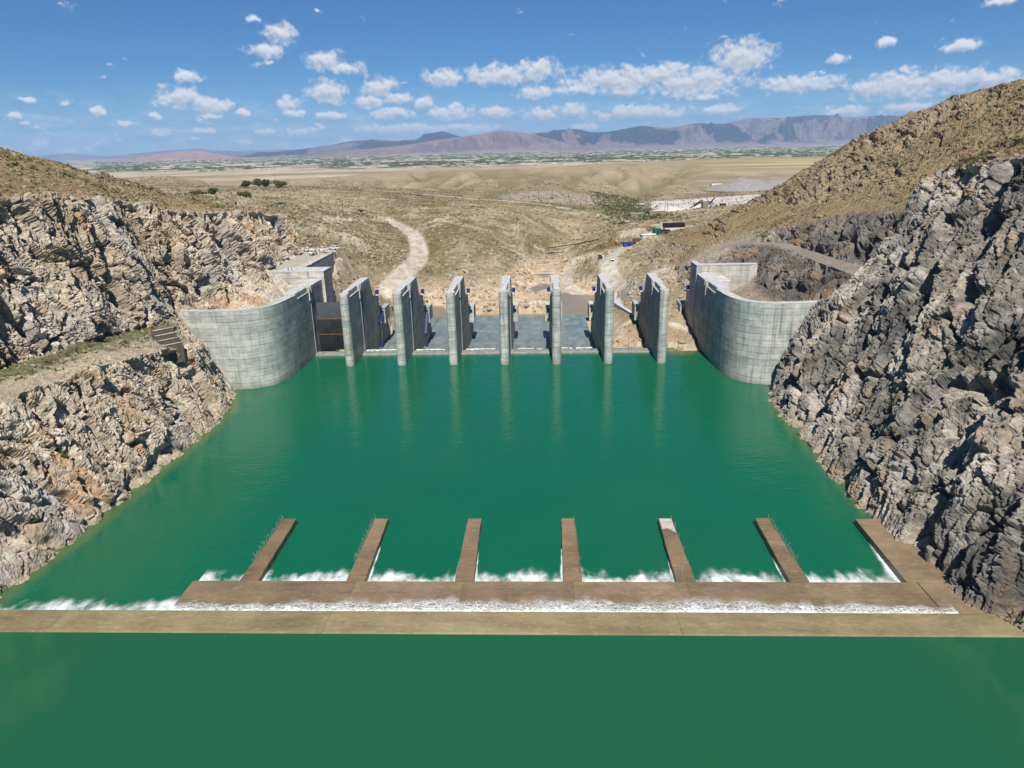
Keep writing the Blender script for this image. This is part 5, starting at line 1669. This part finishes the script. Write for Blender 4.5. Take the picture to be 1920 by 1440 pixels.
# ---- people
def person(x, y, z, rz, top, legs, lab, arm=0.25):
    g = empty('person', (x, y, z), rz, lab, 'person', 'people working around the dam')
    J = [((0, 0, .95), .15), ((0, 0, 1.2), .15), ((0, 0, 1.42), .17), ((0, 0, 1.52), .06), ((0, -.02, 1.66), .105),
         ((.10, 0, .88), .10), ((.12, -.03, .48), .07), ((.13, .02, .07), .05), ((.13, -.14, .04), .04),
         ((-.10, 0, .88), .10), ((-.12, .05, .48), .07), ((-.14, .1, .07), .05), ((-.14, -.06, .04), .04),
         ((.22, 0, 1.40), .065), ((.28, -.02, 1.12), .05), ((.26, -arm, .92), .038), ((.26, -arm - .1, .86), .035),
         ((-.22, 0, 1.40), .065), ((-.29, .02, 1.12), .05), ((-.28, -.12, .90), .038), ((-.28, -.18, .82), .035)]
    E = [(0, 1), (1, 2), (2, 3), (3, 4), (0, 5), (5, 6), (6, 7), (7, 8), (0, 9), (9, 10), (10, 11), (11, 12), (2, 13), (13, 14), (14, 15), (15, 16), (2, 17), (17, 18), (18, 19), (19, 20)]
    me = bpy.data.meshes.new('body')
    me.from_pydata([j[0] for j in J], E, [])
    o = bpy.data.objects.new('body', me)
    COL.objects.link(o)
    md = o.modifiers.new('skin', 'SKIN')
    for k, (_, r) in enumerate(J):
        me.skin_vertices[0].data[k].radius = (r, r)
        me.skin_vertices[0].data[k].use_root = k == 0
    sb = o.modifiers.new('sub', 'SUBSURF')
    sb.levels = sb.render_levels = 1
    dg = bpy.context.evaluated_depsgraph_get()
    nm = bpy.data.meshes.new_from_object(o.evaluated_get(dg))
    bpy.data.objects.remove(o)
    nm.materials.clear()
    for mm in (top, legs, M['skin'], M['black']):
        nm.materials.append(mm)
    for p in nm.polygons:
        c = p.center
        p.use_smooth = True
        p.material_index = 3 if c.z < .1 else 1 if c.z < .95 and abs(c.x) < .21 else 2 if c.z > 1.55 or (abs(c.x) > .2 and c.z < .95) else 0
    b = bpy.data.objects.new('body', nm)
    COL.objects.link(b)
    b.parent = g
    MB().rings([[(r * math.cos(a), r * math.sin(a) - .01, zz) for a in np.linspace(0, 2 * math.pi, 10)[:-1]] for zz, r in ((1.70, .125), (1.76, .115), (1.81, .06))]).build('helmet', M['white'], g)
    return g


person(-88.4, 242.2, 26.45, 0.4, M['cloth_green'], M['cloth_blue'], 'worker in green vest, left one of the pair on the pale left block')
person(-87.3, 242.6, 26.45, -0.6, M['cloth_green'], M['cloth_blue'], 'worker in green vest, right one of the pair on the pale left block')
person(-82.6, 249.6, 26.45, 1.2, M['white'], M['cloth_dark'], 'person in white standing at the start of the dark wing wall', .1)
person(36.6, 384.5, ground_z(36.6, 384.5, (vV,)), 0.9, M['cloth_dark'], M['cloth_dark'], 'person in dark clothes walking between the cars on the valley road')
person(38.0, 374.3, ground_z(38.0, 374.3, (vV,)), 0.2, M['cloth_green'], M['cloth_dark'], 'worker in a green vest beside the lone white pickup on the valley road')

# ---- stepped concrete blocks on the left bench
st = empty('concrete_steps', (-93.6, 166.0, 20.2), math.radians(50), 'four brown concrete blocks stacked like stairs on the edge of the left bench', 'concrete steps')
M['old_concrete'] = flat_mat("old_brown_concrete", (0.13, 0.105, 0.08), 0.9, var=0.25)
for k in range(4):
    MB().box(-2.5, 2.5, -2.3 + 1.25 * k, -1.07 + 1.25 * k + (.5 if k == 3 else 0), -4.0, 1.0 + 1.1 * k).build('step_block', M['old_concrete'], st)
    MB().box(-2.54, 2.54, -2.36 + 1.25 * k, -1.9 + 1.25 * k, 1.003 + 1.1 * k, 1.12 + 1.1 * k).build('step_edge', M['pale_concrete'], st)


# ---- trees and bushes
def leaf_cloud(rs, c, rad, n, leaf):
    d = rs.normal(size=(n, 3))
    d /= np.linalg.norm(d, axis=1)[:, None]
    P = np.array(c) + d * np.array(rad) * (rs.rand(n) ** 0.4)[:, None]
    a = rs.normal(size=(n, 3))
    a /= np.linalg.norm(a, axis=1)[:, None]
    b = np.cross(a, rs.normal(size=(n, 3)))
    b /= np.linalg.norm(b, axis=1)[:, None]
    s = leaf * rs.uniform(.6, 1.4, n)[:, None]
    V = np.stack([P - a * s, P + b * s * .7, P + a * s, P - b * s * .7], 1).reshape(-1, 3)
    return V, np.arange(n * 4).reshape(-1, 4)


M['leaf_light'] = toned("light_leaf", (0.07, 0.10, 0.025), (0.15, 0.17, 0.05))
M['leaf_dark'] = toned("dark_leaf", (0.04, 0.062, 0.02), (0.08, 0.105, 0.036))


def tree(x, y, h, w, mat, lab, seed, name='tree', grp='trees on the left ridge', cat='tree'):
    rs = np.random.RandomState(seed)
    z = ground_z(x, y, (vV,)) if y > 320 else ground_z(x, y)
    g = empty(name, (x, y, z - .1), rs.rand() * 6, lab, cat, grp)
    tr = MB()
    tr.tube((0, 0, -.5), (.1, 0, h * .45), .05 * h, 7, .03 * h)
    for k in range(4):
        a = k * 1.6 + rs.rand()
        tr.tube((.1, 0, h * (.3 + .04 * k)), (w * .35 * math.cos(a), w * .35 * math.sin(a), h * .7), .025 * h, 5, .01 * h)
    tr.build('trunk', M['bark'], g)
    Vs, Fs, n0 = [], [], 0
    for k in range(7):
        a = rs.rand() * 6.283
        r = w * .33 * rs.rand()
        V, F = leaf_cloud(rs, (r * math.cos(a), r * math.sin(a), h * rs.uniform(.25, .68)), (w * .26, w * .26, h * .22), 130, .06 * (w + h) / 2)
        Vs.append(V)
        Fs.append(F + n0)
        n0 += len(V)
    V = np.concatenate(Vs)
    me = raw_mesh('crown', V, np.concatenate(Fs), {'Tone': np.repeat(rs.uniform(.7, 1.3, len(V) // 4), 4)})
    link('crown', me, mat, g)
    return g


for k, (x, y, h, w, mat, lab) in enumerate([
    (-255.7, 533, 7, 13, 'leaf_dark', 'wide dark bush at the left on the ridge above the cliff'), (-264, 572, 8, 12, 'leaf_dark', 'dark bushy tree beside the pole, second bush on the ridge above the cliff'),
    (-223.1, 541, 6.5, 12, 'leaf_light', 'single light green bush just above the cliff top, right of the low wall'),
    (-306, 745, 9, 15, 'leaf_dark', 'dark round tree at the left end of the far hilltop grove'), (-309, 790, 10, 14, 'leaf_light', 'taller light tree in the middle of the far hilltop grove'),
    (-293, 766, 10, 14, 'leaf_dark', 'dark tree right of centre in the far hilltop grove'), (-279, 770, 6, 8, 'leaf_light', 'small bush in the gap of the far hilltop grove'),
    (-270, 746, 9, 17, 'leaf_light', 'broad yellowish tree at the right end of the far hilltop grove'), (-330, 800, 5, 11, 'leaf_dark', 'low dark hedge-like tree left of the far hilltop grove')]):
    tree(x, y, h, w, M[mat], lab, 700 + k)

# bushes rooted in the rock faces
fb = [(lV, -91, 118, 12, 'dark green bush in a crack of the lower left cliff, near its middle'), (lV, -88.5, 104, 6, 'small bush low on the left cliff above the waterline'),
      (lV, -88, 140, 10, 'olive bush on the lower left cliff under the path'), (rV, 76, 150, 24, 'green bush in the deep cleft of the right cliff'),
      (rV, 71, 140, 14, 'yellow green bush low in the cleft of the right cliff'), (rV, 84, 132, 36, 'bush on a ledge high on the right cliff'), (rV, 90, 120, 46, 'dry bush on the upper right cliff')]
for k, (V_, x, y, z, lab) in enumerate(fb):
    d = (V_[:, 0] - x) ** 2 + (V_[:, 1] - y) ** 2 + (V_[:, 2] - z) ** 2
    P_ = V_[int(d.argmin())]
    rs_ = np.random.RandomState(800 + k)
    V, F = leaf_cloud(rs_, (0, 0, .3), (.95, .95, .75), 170, .17)
    me = raw_mesh('bush', V, F, {'Tone': np.repeat(rs_.uniform(.7, 1.3, len(V) // 4), 4)})
    o = link('bush', me, M['leaf_light'] if k in (2, 4, 6) else M['leaf_dark'])
    o.location = tuple(float(v) for v in P_)
    tag(o, lab, 'bush', 'bushes growing in the cliffs')


# ---- poles
def pole(x, y, h, lab, arms=1, mat='wood', r=.26):
    z = ground_z(x, y, (vV,))
    g = empty('utility_pole', (x, y, z), 0.3, lab, 'utility pole', 'poles standing in the valley')
    MB().tube((0, 0, -1), (0, 0, h), r, 8, r * .7).build('post', M[mat], g)
    for k in range(arms):
        MB().box(-1.1, 1.1, -.08, .08, h - .5 - 1.0 * k, h - .32 - 1.0 * k).build('crossarm', M[mat], g)
    return g


pole(-129.2, 468, 11.5, 'dark wooden pole on the green slope left of the pale road')
pole(-286.8, 780, 13, 'thin pole beside the far hilltop grove', 1, 'wood', .2)
pole(-270, 590, 11, 'pole with crossarm behind the dark bushes on the left ridge')
pole(103.4, 585, 13, 'twin pole left, in front of the pale quarry floor', 0)
pole(105.6, 586, 13, 'twin pole right, in front of the pale quarry floor', 0)
pole(57.1, 437, 12, 'tall thin lamp pole behind the blue tarp shelter', 0, 'galv', .12)
pole(68.3, 470, 14, 'pale pole by the green wash behind the trucks', 0, 'galv', .14)
pole(49.8, 419, 5.5, 'short pole at the bend of the valley road', 0, 'galv', .14)
pole(96.5, 482, 8, 'wooden pole beyond the black roofed shed', 1)
pole(1.1, 700, 9, 'thin pole on the stony field left', 0)
pole(14.0, 700, 9, 'thin pole on the stony field right', 0)
g = empty('lookout_stand', (-127, 508, ground_z(-127, 508, (vV,))), 0, 'small dark T-shaped stand at the top of the pale road', 'stand')
MB().box(-.7, .7, -.7, .7, 0, 2.6).build('base', M['stonewall'], g)
MB().box(-2.4, 2.4, -1.5, 1.5, 2.6, 3.3).build('top', M['black_sheet'], g)

# ---- trestle carrying a pipe over the muddy river
zt = [(6.0, 472, -4), (24.0, 472, -4), (40.0, 466, 2)]
g = empty('pipe_trestle', (6, 472, -6), 0, 'dark trestle with three legs carrying a sloping pipe across the muddy river', 'trestle')
tops = [(0, 0, 7.5), (18, 0, 9.8), (34, -6, 13.5)]
for (x, y, z), t in zip(zt, tops):
    b = MB()
    for s in (-.7, .7):
        b.tube((t[0] + s * 1.6, t[1], z + 4 - 6), (t[0] + s, t[1], t[2]), .22, 6)
    b.bar((t[0] - 1, t[1], t[2] - 3), (t[0] + 1, t[1], t[2] - 3), .2, .25)
    b.build('leg', M['wood'], g)
MB().tube(tops[0], tops[1], .3, 8).build('pipe', M['steel'], g)
MB().tube(tops[1], tops[2], .3, 8).build('pipe', M['steel'], g)
MB().bar((-2, 0, 5.6), (8, 0, 7.0), .2, .25).build('brace', M['wood'], g)


# ---- shelters, containers and trucks along the valley road
def shed(name, x, y, l, w, h, rz, wall, roof, lab, cat, door=None, pitch=0.4):
    z = ground_z(x, y, (vV,)) - .2
    g = empty(name, (x, y, z), rz, lab, cat, 'site buildings along the valley road')
    MB().box(-l / 2, l / 2, -w / 2, w / 2, 0, h).build('wall', M[wall], g)
    MB().rings([[(sx * (l / 2 + .3), -w / 2 - .3, h + .003), (sx * (l / 2 + .3), 0, h + pitch + .02), (sx * (l / 2 + .3), w / 2 + .3, h + .003), (sx * (l / 2 + .3), 0, h + pitch - .15)] for sx in (-1, 1)]).build('roof', M[roof], g)
    if door:
        MB().box(-l * .12, l * .12, -w / 2 - .05, -w / 2 + .05, .02, h * .75).build('door', M[door], g)
    return g


shed('tarp_shelter', 54.5, 431, 7, 5, 2.6, .35, 'blue_sheet', 'blue_sheet', 'blue tarp covered shelter beside the valley road', 'shelter', 'black')
shed('site_office', 69.0, 446, 9, 4.5, 3.6, .3, 'cream', 'white', 'cream site cabin behind the brown truck', 'cabin', 'green_sheet')
shed('store_shed', 75.5, 453, 4.2, 4, 4.0, .3, 'green_sheet', 'green_sheet', 'green sheet metal store shed', 'shed', 'black')
shed('store_shed', 80.5, 453, 6, 4, 2.4, .3, 'brown_sheet', 'black_sheet', 'low brown lean-to joined to the right of the green shed', 'shed', 'black')
g = shed('long_shed', 89.0, 468, 13, 5, 2.2, .15, 'cream', 'black_sheet', 'long shed with black upper sheeting and a white base', 'shed')
MB().box(-6.7, 6.7, -2.8, 2.8, 2.25, 4.6).build('upper_cladding', M['black_sheet'], g)
# brown lorry
z_ = ground_z(61.5, 437, (vV,))
g = empty('lorry', (61.5, 437, z_), .5, 'brown lorry parked between the blue shelter and the cream cabin', 'lorry')
MB().box(-3.2, 1.4, -1.2, 1.2, 1.0, 3.2).build('cargo_box', M['brown_sheet'], g)
MB().rings([[(x, s * 1.15, z) for x, z in ((1.6, .7), (1.6, 2.5), (2.6, 2.5), (3.1, 1.6), (3.1, .7))] for s in (-1, 1)]).build('cab', M['brown_sheet'], g)
MB().box(2.75, 3.0, -.95, .95, 1.65, 2.3).build('window', M['glass'], g)
for x in (-2.2, -1.0, 2.3):
    for s in (-1, 1):
        MB().tube((x, s * .8, .5), (x, s * 1.2, .5), .5, 10).build('wheel', M['black'], g)
# scrap and rubble heaps by the road
rs_ = np.random.RandomState(55)
sx_ = [(rs_.uniform(38, 52), rs_.uniform(428, 440)) for _ in range(60)]
b = MB()
for x, y in sx_:
    z = ground_z(x, y, (vV,))
    s = rs_.uniform(.4, 1.3)
    a = rs_.uniform(0, 3.1)
    b.bar((x - s * math.cos(a), y - s * math.sin(a), z + rs_.uniform(0, .9)), (x + s * math.cos(a), y + s * math.sin(a), z + rs_.uniform(.2, 1.5)), rs_.uniform(.2, .9), rs_.uniform(.1, .7))
tag(b.build('scrap_heap', M['rust']), kind='stuff')


def hut(x, y, l, w, h, rz, mat, lab, roof=None, grp=None):
    z = ground_z(x, y, (vV, lV)) - .3
    g = empty('stone_hut', (x, y, z), rz, lab, 'hut', grp)
    b = MB()
    t = .5
    b.box(-l / 2, l / 2, -w / 2, -w / 2 + t, 0, h)
    b.box(-l / 2, l / 2, w / 2 - t, w / 2, 0, h * .9)
    b.box(-l / 2, -l / 2 + t, -w / 2 + t, w / 2 - t, 0, h * .95)
    b.box(l / 2 - t, l / 2, -w / 2 + t, w / 2 - t, 0, h * .8)
    b.build('wall', M[mat], g)
    MB().box(-.5, .5, -w / 2 - .03, -w / 2 + .02, .05, h * .7).build('doorway', M['black'], g)
    if roof:
        MB().box(-l / 2 - .3, l / 2 + .3, -w / 2 - .3, w / 2 + .3, h + .003, h + .35).build('roof', M[roof], g)
    return g


hut(-172, 392, 8, 4, 1.7, .1, 'stonewall', 'low roofless stone hut at the cliff top, below the light green bush')
hut(-163, 445, 6, 4, 2.4, .2, 'stonewall', 'dark flat roofed stone hut on the slope right of the cliff top', 'black_sheet')
hut(97, 586, 14, 8, 4.5, .1, 'stonewall', 'grey unroofed block building left of the quarry floor')
hut(82.5, 597, 12, 6, 3.6, .1, 'stonewall', 'low grey building at the edge of the green wash', 'galv')
hut(226, 920, 14, 8, 4.5, .0, 'cream', 'pale ruined house on the far fields above the gravel pile')


# ---- quarry: gravel piles and crushing plant
def pile(x, y, rx, ry, h, col, lab, seed):
    n, m = 40, 14
    V = []
    for i in range(m + 1):
        r = i / m
        for k in range(n):
            a = 2 * math.pi * k / n
            V.append((rx * r * math.cos(a), ry * r * math.sin(a), h * (1 - r) ** 0.85 if r > .12 else h * .9))
    V = np.array(V)
    V[:, 2] += 0.22 * h * fbm(V / (rx * .3), 4, seed=seed) * np.minimum(1, V[:, 2] / h * 3)
    F = [(i * n + k, (i + 1) * n + k, (i + 1) * n + (k + 1) % n, i * n + (k + 1) % n) for i in range(m) for k in range(n)]
    me = raw_mesh('gravel_pile', V, np.array(F), smooth=True)
    o = link('gravel_pile', me, col)
    o.location = (x, y, ground_z(x, y, (vV,)) - 1.0)
    return tag(o, lab, 'gravel pile', 'gravel piles at the quarry')


M['grey_gravel'] = flat_mat("grey_gravel", (0.26, 0.245, 0.235), 0.95, var=0.15, scale=.3)
M['pale_gravel'] = flat_mat("pale_gravel", (0.55, 0.50, 0.45), 0.95, var=0.12, scale=.3)
pile(250, 880, 50, 40, 15, M['grey_gravel'], 'broad grey gravel pile beside the right hillside', 1)
pile(300, 900, 55, 36, 9, M['grey_gravel'], 'long low grey gravel spread right of the broad pile, cut by the hillside', 2)
pile(120, 650, 22, 16, 6, M['pale_gravel'], 'pale gravel pile at the left of the quarry floor', 3)
pile(150, 665, 20, 15, 5, M['pale_gravel'], 'pale gravel pile below the crushing plant', 4)
zq = ground_z(150, 645, (vV,))
g = empty('crushing_plant', (150, 648, zq), .2, 'grey crushing plant with sloping conveyors on the quarry floor', 'crusher')
for k, (a, b_) in enumerate([((-14, 0, 0), (-2, 2, 7)), ((2, -1, 6), (14, 3, 1)), ((4, 4, 1), (12, 6, 8)), ((-8, 5, 1), (0, 4, 6))]):
    MB().bar(a, b_, 1.2, .6).build('conveyor', M['steel'], g)
MB().box(-2.5, 2.5, -2, 2, 0, 5.5).build('hopper', M['stonewall'], g)
MB().box(5, 9, -3, 0, 0, 3.5).build('motor_house', M['galv'], g)
MB().box(16, 21, 1, 4, 0, 3.0).build('tank', M['steel'], g)

# ---- concrete walls beside the chute
g = empty('chute_wall', (33, 281, -5), 0, 'wedge shaped concrete wall end left of the last pier, at the chute', 'retaining wall')
MB().rings([[(-3.5, 15, z), (3.2, -14, z), (4.4, -13.5, z), (4.4, 15, z)] for z in (-4, 8.5)]).build('body', M['concrete'], g)
MB().rings([[(-3.55, 15.05, z), (3.15, -14.05, z), (4.45, -13.55, z), (4.45, 15.05, z)] for z in (8.503, 8.65)]).build('coping', M['top_concrete'], g)
g = empty('chute_wall', (-54, 289, -5), 0, 'sloping concrete wall at the left edge of the chute, between the first two piers', 'retaining wall')
MB().rings([[(-6, -15, -4), (-6, -15, 6.5), (-5, -15, 6.5), (-5, -15, -4)], [(5, 16, -4), (5, 16, 1.0), (6, 16, 1.0), (6, 16, -4)]]).build('body', M['concrete'], g)

# ---- little falls where the side stream drops into the stilling basin
for k, (x0, w, y0, z0, z1) in enumerate([(-4.5, 1.6, 316, -1.6, -5.5), (-2.3, 1.2, 316.6, -1.4, -4.4), (-0.4, 2.0, 317.2, -1.2, -4.0), (2.2, 1.0, 317.8, -1.6, -4.6)]):
    n = 10
    V, F, fd = [], [], []
    for i in range(n + 1):
        t = i / n
        for s in range(5):
            V.append((x0 + w * s / 4 + .5 * t * (s / 4 - .5), y0 - 3.2 * t ** .7, lerp(z0, z1, t ** 1.5) + .12 * math.sin(s * 2 + k)))
            fd.append(.75)
    V = np.array(V)
    me = raw_mesh('waterfall', V, grid_faces(n + 1, 5), {'Fade': np.array(fd) * 0.62}, smooth=True)
    tag(link('waterfall', me, M['spray']), kind='stuff')

# ---- far villages: lines of trees and mud-brick houses on the plain
rs_ = np.random.RandomState(66)
n = 6000
yy_ = np.exp(rs_.uniform(math.log(2600), math.log(13000), n))
xx_ = rs_.uniform(-.62, .52, n) * yy_
pp = np.stack([xx_, yy_, 0 * xx_], -1)
w_ = fbm(pp / np.array([700, 1200, 1]), 3, seed=602) + .5 * sstep(yy_, 3200, 4500) - .12
pp = pp[w_ > rs_.uniform(.05, .6, n)]
base = np.array([(1, 0, 0), (.5, .8, 0), (-.5, .8, 0), (-1, 0, 0), (-.5, -.8, 0), (.5, -.8, 0), (.7, .2, .8), (-.2, .6, 1), (-.6, -.3, .75), (.3, -.5, .95)])
Ft = np.array([(0, 1, 6), (1, 7, 6), (1, 2, 7), (2, 3, 7), (3, 8, 7), (3, 4, 8), (4, 9, 8), (4, 5, 9), (5, 6, 9), (5, 0, 6), (6, 7, 9), (7, 8, 9)])
k = len(pp)
sc = np.stack([rs_.uniform(6, 45, k), rs_.uniform(5, 16, k), rs_.uniform(3, 7, k)], -1)
V = base[None] * sc[:, None] * (1 + .25 * rs_.uniform(-1, 1, (k, len(base), 3))) + (pp + np.array([0, 0, -12.3]))[:, None]
near_ = sstep(pp[:, 1], 3600, 2300)
V[..., 2] += (near_ * (14 * fbm(np.stack([pp[:, 0], pp[:, 1], 0 * pp[:, 0]], -1) / np.array([500, 900, 1]), 4, seed=91)))[:, None]
me = raw_mesh('far_trees', V.reshape(-1, 3), (Ft[None] + (np.arange(k) * len(base))[:, None, None]).reshape(-1, 3), {'Tone': np.repeat(rs_.uniform(.6, 1.2, k), len(base))})
tag(link('far_trees', me, M['leaf_dark']), kind='stuff')
n = 2000
yy_ = np.exp(rs_.uniform(math.log(3200), math.log(12000), n))
xx_ = rs_.uniform(-.62, .52, n) * yy_
pp = np.stack([xx_, yy_, 0 * xx_], -1)
w_ = fbm(pp / np.array([600, 1000, 1]), 3, seed=605)
pp = pp[w_ > 0]
k = len(pp)
bx = np.array([(-1, -1, 0), (1, -1, 0), (1, 1, 0), (-1, 1, 0), (-1, -1, 1), (1, -1, 1), (1, 1, 1), (-1, 1, 1)], float)
Fb = np.array([(4, 5, 6, 7), (0, 1, 5, 4), (1, 2, 6, 5), (2, 3, 7, 6), (3, 0, 4, 7)])
sc = np.stack([rs_.uniform(5, 16, k), rs_.uniform(4, 9, k), rs_.uniform(3, 6, k)], -1)
V = bx[None] * sc[:, None] + (pp + np.array([0, 0, -12.2]))[:, None]
me = raw_mesh('far_houses', V.reshape(-1, 3), (Fb[None] + (np.arange(k) * 8)[:, None, None]).reshape(-1, 4))
M['mud_brick'] = flat_mat('mud_brick', (0.42, 0.345, 0.255), 0.95, var=0.3, scale=.02)
tag(link('far_houses', me, M['mud_brick']), kind='stuff')
